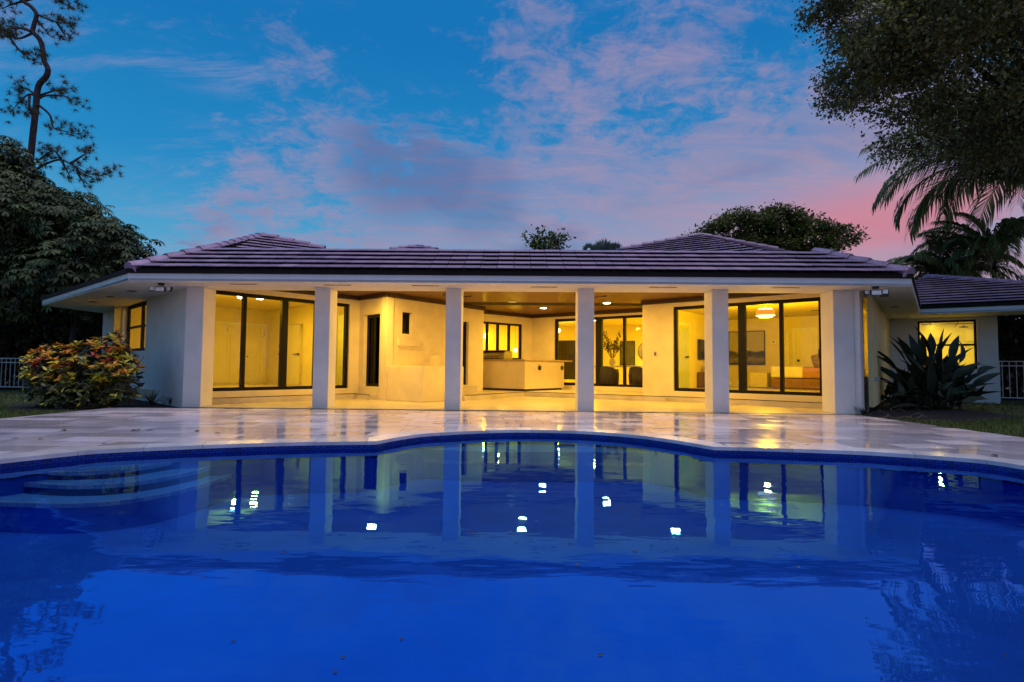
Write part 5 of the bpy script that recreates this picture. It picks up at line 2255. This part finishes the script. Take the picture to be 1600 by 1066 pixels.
# distant tree belt so that the far ground meets foliage, not bare horizon
tb_b = []
for k in range(26):
    x = -70 + 140 * k / 25
    tb_b.append((x, 62 + random.uniform(-4, 4), 2.6, 4.0, 2.0, 2.8 + random.uniform(-.6, 1.0)))
P_, _d = ellipsoid_pts(tb_b, 40000, .6)
V_, F_ = scatter(WIDE, LEAF_F, P_, rand_dirs(len(P_)), rand_dirs(len(P_)) + np.array([0, 0, .8]), rng.uniform(.5, 1.1, len(P_)))
tag(link('far_tree_belt', np_mesh('far_tree_belt', V_, F_, M['shrub'])), 'dark far tree belt closing the view beyond the garden', 'trees', kind='stuff')

# pine (upper left)
PY = 24.0
pine = empty('pine_tree', at_z(43, 592, -.06) * 1.0)
pb_ = at_y(40, 560, PY)
pine.location = (pb_.x, PY, -.06)
tag(pine, 'tall thin pine with a crooked trunk and open needle tufts at the upper left', 'tree')
PO = Vector(pine.location)


def pp(px, py, dy=0.0):
    return at_y(px, py, PY + dy) - PO


tk = MB()
tpts = [Vector((0, 0, -.05))] + [pp(*q) for q in ((41, 400), (43, 320), (46, 270), (51, 215), (56, 170), (58, 145), (62, 131), (72, 120), (75, 108), (69, 95), (67, 78), (62, 62), (53, 52), (51, 48), (54, 36), (57, 22), (48, 10), (36, 2), (24, -12), (22, -40), (34, -75), (40, -120))]
cat_t = catmull(tpts, 4)
tk.tube(cat_t, [max(.05, .135 - .07 * i / len(cat_t)) for i in range(len(cat_t))], 10)
branches = [((50, 50), (38, 44), (20, 44), (8, 50)), ((50, 52), (32, 60), (18, 58), (4, 57)), ((14, 57), (28, 76), (44, 90), (62, 98)),
            ((57, 22), (70, 28), (90, 35), (112, 38)), ((88, 34), (98, 50), (104, 62)), ((57, 30), (68, 44), (82, 60)), ((36, 2), (70, -4), (100, 6), (116, 12)),
            ((36, 2), (16, 8), (4, 14)), ((57, 150), (44, 148), (30, 160), (16, 176)), ((56, 158), (70, 150), (100, 150), (126, 164)), ((60, 150), (84, 142), (100, 140)), ((57, 150), (40, 138), (22, 140)),
            ((60, 164), (78, 180), (84, 200), (106, 206), (130, 212)), ((52, 268), (72, 256), (96, 250), (120, 262), (150, 274), (176, 270)),
            ((96, 250), (84, 236), (64, 246)), ((110, 256), (128, 244), (138, 238)), ((120, 264), (128, 282), (144, 290)), ((46, 150), (46, 170), (50, 180)),
            ((50, 50), (30, 44), (8, 46), (-10, 52)), ((24, -12), (60, -30), (90, -20)), ((24, -12), (0, -24), (-20, -10)), ((48, 262), (66, 246), (80, 240)), ((50, 240), (30, 232), (14, 236)), ((96, 250), (104, 266), (112, 280))]
TP, TD = [], []
for b in branches:
    dyy = random.uniform(-.8, .8)
    pts = [pp(q[0], q[1], dyy * i / len(b)) for i, q in enumerate(b)]
    cp = catmull(pts, 4)
    tk.tube(cp, [max(.012, .06 * (1 - i / len(cp))) for i in range(len(cp))], 6)
    for i in range(len(cp)):
        f = i / len(cp)
        if f > .40:
            for _ in range(3 if f < .8 else 5):
                TP.append(cp[i] + Vector(rng.normal(0, .20, 3)) + Vector((0, 0, .10)))
                v = (cp[i] - cp[max(0, i - 2)])
                TD.append(v.normalized() * .8 + Vector((0, 0, .5)) + Vector(rng.normal(0, .5, 3)))
tk.build('trunk', M['pinebark'], pine, True)
NP, NX, NZ, NS = [], [], [], []
for c, d in zip(TP, TD):
    for _ in range(40):
        NP.append(c)
        NX.append(d.normalized() * .55 + Vector(rng.normal(0, .6, 3)))
        NZ.append(Vector(rng.normal(0, 1, 3)))
        NS.append(random.uniform(.16, .30))
NEED_T = [(0, -.030, 0), (1, 0, 0), (0, .030, 0)]
V_, F_ = scatter(NEED_T, [(0, 1, 2)], np.array(NP), np.array(NX), np.array(NZ), np.array(NS))
link('needles', np_mesh('needles', V_, F_, M['needle']), pine)


# palms (right)
def frond_mesh(length, droop, leaf, seed, hang):
    r = random.Random(seed)
    mb = MB()
    n = 26
    pts = []
    for i in range(n + 1):
        f = i / n
        a = R(62) - droop * f ** 1.25
        if i == 0:
            pts.append(Vector((0, 0, 0)))
        else:
            pts.append(pts[-1] + Vector((math.cos(a), 0, math.sin(a))) * (length / n))
    mb.tube(pts, [.035 * (1 - .85 * i / n) for i in range(n + 1)], 5)
    V_, F_ = list(mb.v), []
    LPs, LXs, LZs, LSs = [], [], [], []
    m_ = 62
    for i in range(m_):
        f = .10 + .90 * i / m_
        k = min(n - 1, int(f * n))
        q = pts[k].lerp(pts[k + 1], f * n - k)
        tg = (pts[k + 1] - pts[k]).normalized()
        ll = leaf * (math.sin(math.pi * (.12 + .80 * f)) ** .7) * r.uniform(.85, 1.1)
        for sgn in (-1, 1):
            d = tg * (.75 + r.uniform(-.1, .1)) + Vector((0, sgn, 0)) * (.8 - .35 * hang) + Vector((0, 0, .25 - .35 * hang + r.uniform(-.12, .12)))
            d.normalize()
            mid = q + d * ll * .5
            end = mid + (d + Vector((0, 0, -.75 - hang * .9))).normalized() * ll * .5
            w = (d.cross(Vector((0, 0, 1)))).normalized() * .032
            o = len(mb.v)
            mb.v += [tuple(q - w * .5), tuple(q + w * .5), tuple(mid - w), tuple(mid + w), tuple(end)]
            mb.f += [(o, o + 1, o + 3, o + 2), (o + 2, o + 3, o + 4)]
    return mb.mesh('frond', M['palm'])


def palm(label, base, crown, lengths, nf, az0, leaf, spread=1.0, hang=.6, seed=1, lean=0, only=None):
    t = empty('palm_tree', base)
    tag(t, label, 'palm', 'palms at the right')
    cr_ = Vector(crown) - Vector(base)
    mb = MB()
    mb.tube([Vector((0, 0, -.05)), cr_ * .5 + Vector((.08, 0, 0)), cr_], [.14, .10, .085], 10)
    mb.build('trunk', M['bark'], t, True)
    meshes = [frond_mesh(lengths * random.uniform(.9, 1.1), R(dp), leaf, seed * 10 + i, hang) for i, dp in enumerate((60, 95, 125, 148))]
    for k in range(nf):
        az = az0 + k * 2.399
        ms_ = meshes[k % 4]
        link('frond', ms_, t, Matrix.Translation(cr_) @ Matrix.Rotation(az, 4, 'Z') @ Matrix.Rotation(R(random.uniform(-12, 12)), 4, 'Y') @ Matrix.Rotation(R(random.uniform(-15, 15)), 4, 'X'))
    return t


c1 = at_y(1612, 296, 20.2)
palm('tall palm with long drooping fronds behind the right wing roof', (c1.x + .3, 21.4, -.06), c1, 6.0, 46, R(170), 1.5, hang=.9, seed=3)
c2 = at_y(1552, 402, 23.5)
palm('shorter palm with stiff fronds half hidden behind the right wing roof', (c2.x, 23.6, -.06), c2, 3.2, 22, R(150), 1.0, hang=.6, seed=5)
c3 = at_y(1478, 446, 24.5)
palm('low palm whose fronds just clear the right wing ridge', (c3.x, 24.6, -.06), c3, 3.0, 26, R(200), 1.0, hang=.5, seed=8)
# fan palm top behind the ridge
fp_ = empty('fan_palm', (4.6, 28.0, -.06))
tag(fp_, 'grey-green fan palm tips just above the roof ridge right of the small tree', 'palm', 'palms at the right')
fp_['group'] = 'palms behind the roof'
MB().tube([(0, 0, -.05), (.05, 0, 3), (0, 0, 6.0)], [.16, .13, .12], 10).build('trunk', M['bark'], fp_, True)
for (px, py, r_, az) in ((943, 389, 19, 0), (920, 390, 12, .4), (962, 390, 13, -.3), (934, 391, 13, .2), (953, 391, 14, -.1)):
    c = at_y(px, py, 28.0 + az) - Vector((4.6, 28.0, -.06))
    rr = r_ * 28 / FPX
    mb = MB()
    for k in range(23):
        a = math.pi * (-.08 + 1.16 * k / 22)
        d = Vector((math.cos(a), random.uniform(-.25, .25), math.sin(a)))
        w = Vector((-math.sin(a), 0, math.cos(a))) * .035
        mb.add([c + d * .08 - w * .4, c + d * .08 + w * .4, c + d * rr * .6 + w, c + d * rr * random.uniform(.9, 1.08), c + d * rr * .6 - w], [(0, 4, 3, 2, 1)])
    mb.tube([Vector((0, 0, 5.9)), c], .02, 5)
    mb.build('fan_leaf', M['fan'], fp_)

# croton bush (left): large coloured leaves
CV = [('croton_leaf_yellow', (1.0, .78, .05), (.70, .60, .04)), ('croton_leaf_orange', (1.0, .46, .04), (.90, .30, .025)),
      ('croton_leaf_red', (.70, .11, .03), (.42, .06, .025)), ('croton_leaf_green', (.20, .22, .03), (.08, .11, .02)),
      ('croton_leaf_dark', (.10, .095, .025), (.055, .045, .018))]
for nme, c1_, c2_ in CV:
    M[nme] = mat(nme, c1_, .38, .2, 14, rand=.25, col2=c2_, trans=.12)


def blade_mesh(name, m, w, curl, n=6, fold=.25):
    mb = MB()
    for i in range(n + 1):
        f = i / n
        ww = w * math.sin(math.pi * min(1, .06 + f * .94) ** .85)
        z = -curl * f * f
        for s_ in (-1, 0, 1):
            mb.v.append((f, s_ * ww, z + abs(s_) * ww * fold))
    for i in range(n):
        for s_ in range(2):
            a = i * 3 + s_
            mb.f.append((a, a + 1, a + 4, a + 3))
    return mb.mesh(name, m, True)


cro = empty('croton_bush', (-9.75, 12.45, -.06))
tag(cro, 'rounded croton bush with yellow, orange and red leaves before the left wall', 'bush')
CO = Vector(cro.location)
cb_ = [px_blob(92, 580, 12.4, 50, 40, .55), px_blob(150, 572, 12.3, 48, 42, .55), px_blob(185, 590, 12.2, 32, 48, .45), px_blob(175, 545, 12.4, 18, 26, .30), px_blob(120, 610, 12.3, 75, 35, .55)]
cmesh = {k: blade_mesh('leaf', M[k], .19, .22) for k, _, _ in CV}
tips, dirs = ellipsoid_pts(cb_, 540, .10)
keep = [(t, d) for t, d in zip(tips, dirs) if d[1] < .25 or d[2] > .55]
leaf_list = []
for t_, d_ in keep:
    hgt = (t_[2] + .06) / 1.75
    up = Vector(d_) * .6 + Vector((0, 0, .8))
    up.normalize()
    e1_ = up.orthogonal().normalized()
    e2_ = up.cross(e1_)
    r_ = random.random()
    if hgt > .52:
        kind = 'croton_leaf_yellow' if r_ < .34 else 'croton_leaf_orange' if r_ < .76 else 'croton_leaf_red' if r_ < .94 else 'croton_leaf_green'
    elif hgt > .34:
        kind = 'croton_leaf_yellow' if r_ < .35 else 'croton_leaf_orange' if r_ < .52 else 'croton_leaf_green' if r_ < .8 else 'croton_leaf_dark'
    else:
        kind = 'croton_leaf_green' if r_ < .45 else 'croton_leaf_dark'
    for k in range(9):
        a = k * 2.4
        el = .25 + .10 * k
        d = (e1_ * math.cos(a) + e2_ * math.sin(a)) + up * (el - .2)
        d.normalize()
        kd = kind if random.random() < .88 else random.choice(('croton_leaf_green', 'croton_leaf_yellow', 'croton_leaf_dark'))
        leaf_list.append((Vector(t_) + Vector(rng.normal(0, .02, 3)), d, up, random.uniform(.10, .165), kd))
leaf_list.sort(key=lambda l: (l[0] - Vector((0, 0, .9))).length - .25 * l[0].z)


def leaf_M(pos, d, up, s_):
    y = up.cross(d).normalized()
    z = d.cross(y)
    return Matrix.Translation(pos - CO) @ Matrix((d * s_, y * s_, z * s_)).transposed().to_4x4()


restc = {}
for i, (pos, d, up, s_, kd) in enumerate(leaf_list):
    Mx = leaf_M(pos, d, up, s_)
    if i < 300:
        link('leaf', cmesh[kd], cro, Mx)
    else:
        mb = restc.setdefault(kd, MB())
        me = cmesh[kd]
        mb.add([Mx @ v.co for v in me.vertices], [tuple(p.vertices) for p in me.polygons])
rest_bm = MB()
allm = bpy.data.meshes.new('inner_leaves')
midx, vv_, ff_, mats_ = [], [], [], []
for j, (kd, mb) in enumerate(restc.items()):
    o = len(vv_)
    vv_ += mb.v
    ff_ += [tuple(i + o for i in f) for f in mb.f]
    midx += [j] * len(mb.f)
    allm.materials.append(M[kd])
allm.from_pydata(vv_, [], ff_)
allm.polygons.foreach_set('material_index', midx)
allm.polygons.foreach_set('use_smooth', [True] * len(ff_))
tag(link('inner_leaves', allm, cro), kind='stuff')
# inner dark filler leaves + stems
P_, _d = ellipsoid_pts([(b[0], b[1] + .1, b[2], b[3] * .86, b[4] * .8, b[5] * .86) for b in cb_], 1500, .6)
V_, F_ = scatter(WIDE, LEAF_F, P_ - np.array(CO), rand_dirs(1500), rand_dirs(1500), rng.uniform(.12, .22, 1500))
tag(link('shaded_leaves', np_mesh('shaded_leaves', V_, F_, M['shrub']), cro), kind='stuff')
for k in range(9):
    b = cb_[k % len(cb_)]
    a = Vector((random.uniform(-.9, .9), random.uniform(-.3, .3), 0))
    e = Vector(b[:3]) - CO + Vector((random.uniform(-.4, .4), random.uniform(-.3, .3), .2))
    MB().tube([a, a.lerp(e, .5) + Vector((.05, 0, .1)), e], [.022, .016, .008], 6).build('stem', M['twig'], cro, True)
st_ = MB()
e0_, e1_ = at_y(203, 590, 12.1) - CO, at_y(225, 557, 12.0) - CO
st_.tube([at_y(198, 615, 12.1) - CO, e0_, e1_], [.018, .014, .006], 6)
st_.build('bare_stem', M['twig'], cro, True)

# bird of paradise clump (right)
bop = empty('bird_of_paradise', at_z(1455, 641, -.06))
tag(bop, 'dark clump of bird of paradise with paddle leaves before the lit bathroom window', 'plant')
BO = Vector(bop.location)
pad = [blade_mesh('leaf', M['paddle'], w_, c_, 8, f_) for w_, c_, f_ in ((.125, .16, .45), (.135, .34, .35), (.12, .55, .4), (.11, .08, .6))]
Yb = BO.y
spec = [(1436, 505), (1455, 515), (1470, 512), (1484, 518), (1493, 516), (1395, 520), (1410, 520), (1362, 538), (1365, 546), (1345, 576), (1392, 530), (1424, 522), (1518, 530), (1505, 538),
        (1526, 552), (1528, 560), (1560, 562), (1562, 572), (1555, 592), (1545, 608), (1562, 605), (1534, 602), (1500, 580), (1375, 563), (1380, 590), (1400, 560), (1420, 555), (1440, 545), (1460, 550), (1480, 560), (1450, 575), (1425, 590), (1475, 595), (1395, 610), (1378, 625),
        (1505, 600), (1520, 590), (1440, 530), (1430, 565), (1465, 535), (1412, 575), (1490, 548), (1470, 575), (1405, 595), (1455, 600), (1385, 612)]
spec += [(1455 + (a - 1455) * random.uniform(.5, .95), 648 + (b - 648) * random.uniform(.6, .98)) for a, b in spec[::2]]
for i, (px, py) in enumerate(spec):
    tip = at_y(px, py, Yb + random.uniform(-.75, .6)) - BO
    root = Vector((tip.x * .22 + random.uniform(-.25, .25), tip.y * .3 + random.uniform(-.2, .2), 0))
    dd = tip - root
    Lb = min(.70 + .22 * random.random(), dd.length * .66)
    # stalk rises steeply, the blade carries on outwards
    out = Vector((dd.x, dd.y, 0))
    k0 = root + Vector((0, 0, dd.z * .45)) + out * .25
    bs_ = tip - (tip - k0).normalized() * Lb
    MB().tube([root, root.lerp(k0, .6) + Vector((0, 0, .05)), bs_], [.02, .016, .011], 6).build('stalk', M['stalk'], bop, True)
    d = (tip - bs_).normalized()
    up = Vector((random.gauss(0, .35), random.gauss(0, .35) - .3, 1))
    y = up.cross(d).normalized()
    z = d.cross(y)
    link('leaf', random.choice(pad), bop, Matrix.Translation(bs_) @ Matrix((d * Lb, y * Lb, z * Lb)).transposed().to_4x4())
# dark undergrowth inside the clump
P_, _d = ellipsoid_pts([(0, .1, .35, 1.1, .6, .45), (.2, .2, .7, .8, .5, .45)], 700, .8)
V_, F_ = scatter(LEAF_T, LEAF_F, P_, rand_dirs(700) * .6 + np.array([0, 0, .6]), rand_dirs(700), rng.uniform(.2, .5, 700))
tag(link('undergrowth', np_mesh('undergrowth', V_, F_, M['shrub']), bop), kind='stuff')
# pale dead leaves at its foot
M['straw'] = mat('dry_straw_leaf', (.22, .16, .08), .8, .25, 8)
for k in range(12):
    c = at_z(random.uniform(1365, 1432), random.uniform(640, 656), -.02)
    mb = MB()
    a = random.uniform(0, 6.28)
    mb.tube([Vector((0, 0, .01)), Vector((.12 * math.cos(a), .12 * math.sin(a), .07)), Vector((.3 * math.cos(a), .3 * math.sin(a), .02))], [.012, .010, .003], 5)
    o = mb.build('dry_leaf', M['straw'], None, True)
    o.location = (c.x, c.y, -.05)
    tag(o, 'dry straw-coloured leaf strewn at the foot of the bird of paradise', 'leaf', 'dry leaves under the bird of paradise')

# small spiky plants
def spiky(px, py, label, n, s_, m='shrub'):
    c = at_z(px, py, -.05)
    t = empty('border_plant', (c.x, c.y, -.06))
    tag(t, label, 'plant', 'small border plants')
    for k in range(n):
        a = k * 2.4
        el = random.uniform(.5, 1.3)
        L_ = s_ * random.uniform(.7, 1.1)
        d = Vector((math.cos(a) * math.cos(el), math.sin(a) * math.cos(el), math.sin(el)))
        y = Vector((0, 0, 1)).cross(d).normalized()
        z = d.cross(y)
        link('leaf', spm[m], t, Matrix.Translation((0, 0, .01)) @ Matrix((d * L_, y * L_, z * L_)).transposed().to_4x4())


M['border'] = mat('olive_border_leaf', (.07, .08, .025), .5, .3, 6, rand=.35)
spm = {'shrub': blade_mesh('leaf', M['border'], .05, .15, 5), 'dark': blade_mesh('leaf', M['paddle'], .05, .15, 5)}
spiky(238, 633, 'small spiky plant at the left of the pair below the left corner wall', 16, .40)
spiky(268, 635, 'small low plant beside the left corner column base', 18, .28)
spiky(1515, 627, 'dark tufted plant under the right bathroom window', 18, .45, 'dark')
spiky(1548, 625, 'dark tufted plant at the right end of the bathroom wall', 18, .42, 'dark')
spiky(1350, 651, 'low trailing plant at the foot of the right corner column', 22, .34)

# mulch beds
M['mulch'] = mat('dark_mulch', (.018, .012, .009), .95, .4, 9, 1.0, 40, bdist=.04)
mu = MB()
mu.prism([(-8.60, 11.3), (-7.30, 12.10), (-7.40, 12.5), (-11.6, 16.7), (-12.4, 15.4), (-11.4, 12.6), (-10.2, 11.2)], -.065, -.035)
tag(mu.build('mulch_bed', M['mulch']), kind='structure')
mu = MB()
mu.prism([(7.34, 11.2), (8.6, 10.7), (11.2, 12.0), (11.4, 13.6), (12.6, 17.6), (12.5, 18.9), (7.65, 12.1)], -.065, -.036)
tag(mu.build('mulch_bed', M['mulch']), kind='structure')

# ------------------------------------------------------------------ lawn blades
M['grass'] = mat('lawn_blade', (.11, .16, .03), .6, .3, .6, rand=.5, island=True, trans=.2, col2=(.06, .095, .018))
n_ = 42000
gx, gy = [], []
def strip(n, x0, x1, y0, y1):
    return np.stack([rng.uniform(x0, x1, n), rng.uniform(y0, y1, n)], 1)
gp_ = np.concatenate([strip(15000, -11.5, DX0 - .03, 8.2, 12.5), strip(9000, -20, -9.5, 11.5, 19.5), strip(15000, DX1 + .03, 11.5, 6.8, 12.5), strip(9000, 9.5, 19, 10, 18.5)])
bedL = [(-8.60, 11.3), (-7.30, 12.10), (-7.40, 12.5), (-11.6, 16.7), (-12.4, 15.4), (-11.4, 12.6), (-10.2, 11.2)]
bedR = [(7.34, 11.2), (8.6, 10.7), (11.2, 12.0), (11.4, 13.6), (12.6, 17.6), (12.5, 18.9), (7.65, 12.1)]
gp_ = np.array([q for q in gp_ if not inside(q, bedL) and not inside(q, bedR)])
k = len(gp_)
P3 = np.concatenate([gp_, np.full((k, 1), -.065)], 1)
X3 = rng.normal(0, .35, (k, 3)) + np.array([0, 0, 1.0])
V_, F_ = scatter([(0, -.07, 0), (.6, -.05, .04), (1, 0, .16), (.6, .05, .04), (0, .07, 0)], [(0, 1, 2, 3, 4)], P3, X3, rand_dirs(k), rng.uniform(.05, .11, k))
tag(link('lawn_grass', np_mesh('lawn_grass', V_, F_, M['grass'])), 'short lawn grass at both sides of the marble deck', 'grass', kind='stuff')

# ------------------------------------------------------------------ fallen leaves
M['fallen'] = mat('brown_fallen_leaf', (.16, .09, .03), .7, .3, 8, rand=.5)
M['wetleaf'] = mat('dark_floating_leaf', (.012, .018, .008), .5, .3, 8)
lfm = blade_mesh('fallen_leaf', M['fallen'], .28, .12, 4)
wfm = blade_mesh('floating_leaf', M['wetleaf'], .26, .05, 4)


def strew(px, py, z, me, s_, label, group, nm):
    c = at_z(px, py, z)
    o = link(nm, me, None, Matrix.Translation((c.x, c.y, z)) @ Matrix.Rotation(random.uniform(0, 6.28), 4, 'Z') @ Matrix.Scale(s_, 4) @ Matrix.Translation((0, 0, .06)))
    tag(o, label, 'leaf', group)


for px, py, s_ in ((218, 673, .17), (228, 672.5, .10), (309, 673, .10), (335, 677, .09), (67, 685, .08), (30, 684.5, .07), (95, 672.5, .12), (162, 693, .09), (708, 672, .06), (850, 667, .06), (1227, 659, .07), (1549, 711, .11), (1230, 696, .05), (1266, 695, .06), (640, 672, .05)):
    strew(px, py, .008, lfm, s_, 'brown fallen leaf lying on the marble deck', 'fallen leaves on the deck', 'fallen_leaf')
for px, py in ((639, 796), (524, 787), (628, 790), (519, 806), (730, 830), (742, 834), (801, 833), (802, 847), (831, 842), (842, 816), (922, 819), (955, 838), (994, 812), (902, 881), (1248, 888), (437, 863), (369, 1001), (539, 1028), (625, 998), (934, 1024), (894, 850), (1125, 790), (1265, 840), (995, 862), (526, 1052), (58, 1050), (1570, 1026), (1290, 788), (1247, 795)):
    strew(px, py, -.0835, wfm, random.uniform(.022, .042) if py < 900 else .022, 'small dark leaf floating on the pool water', 'leaves floating on the pool', 'floating_leaf')
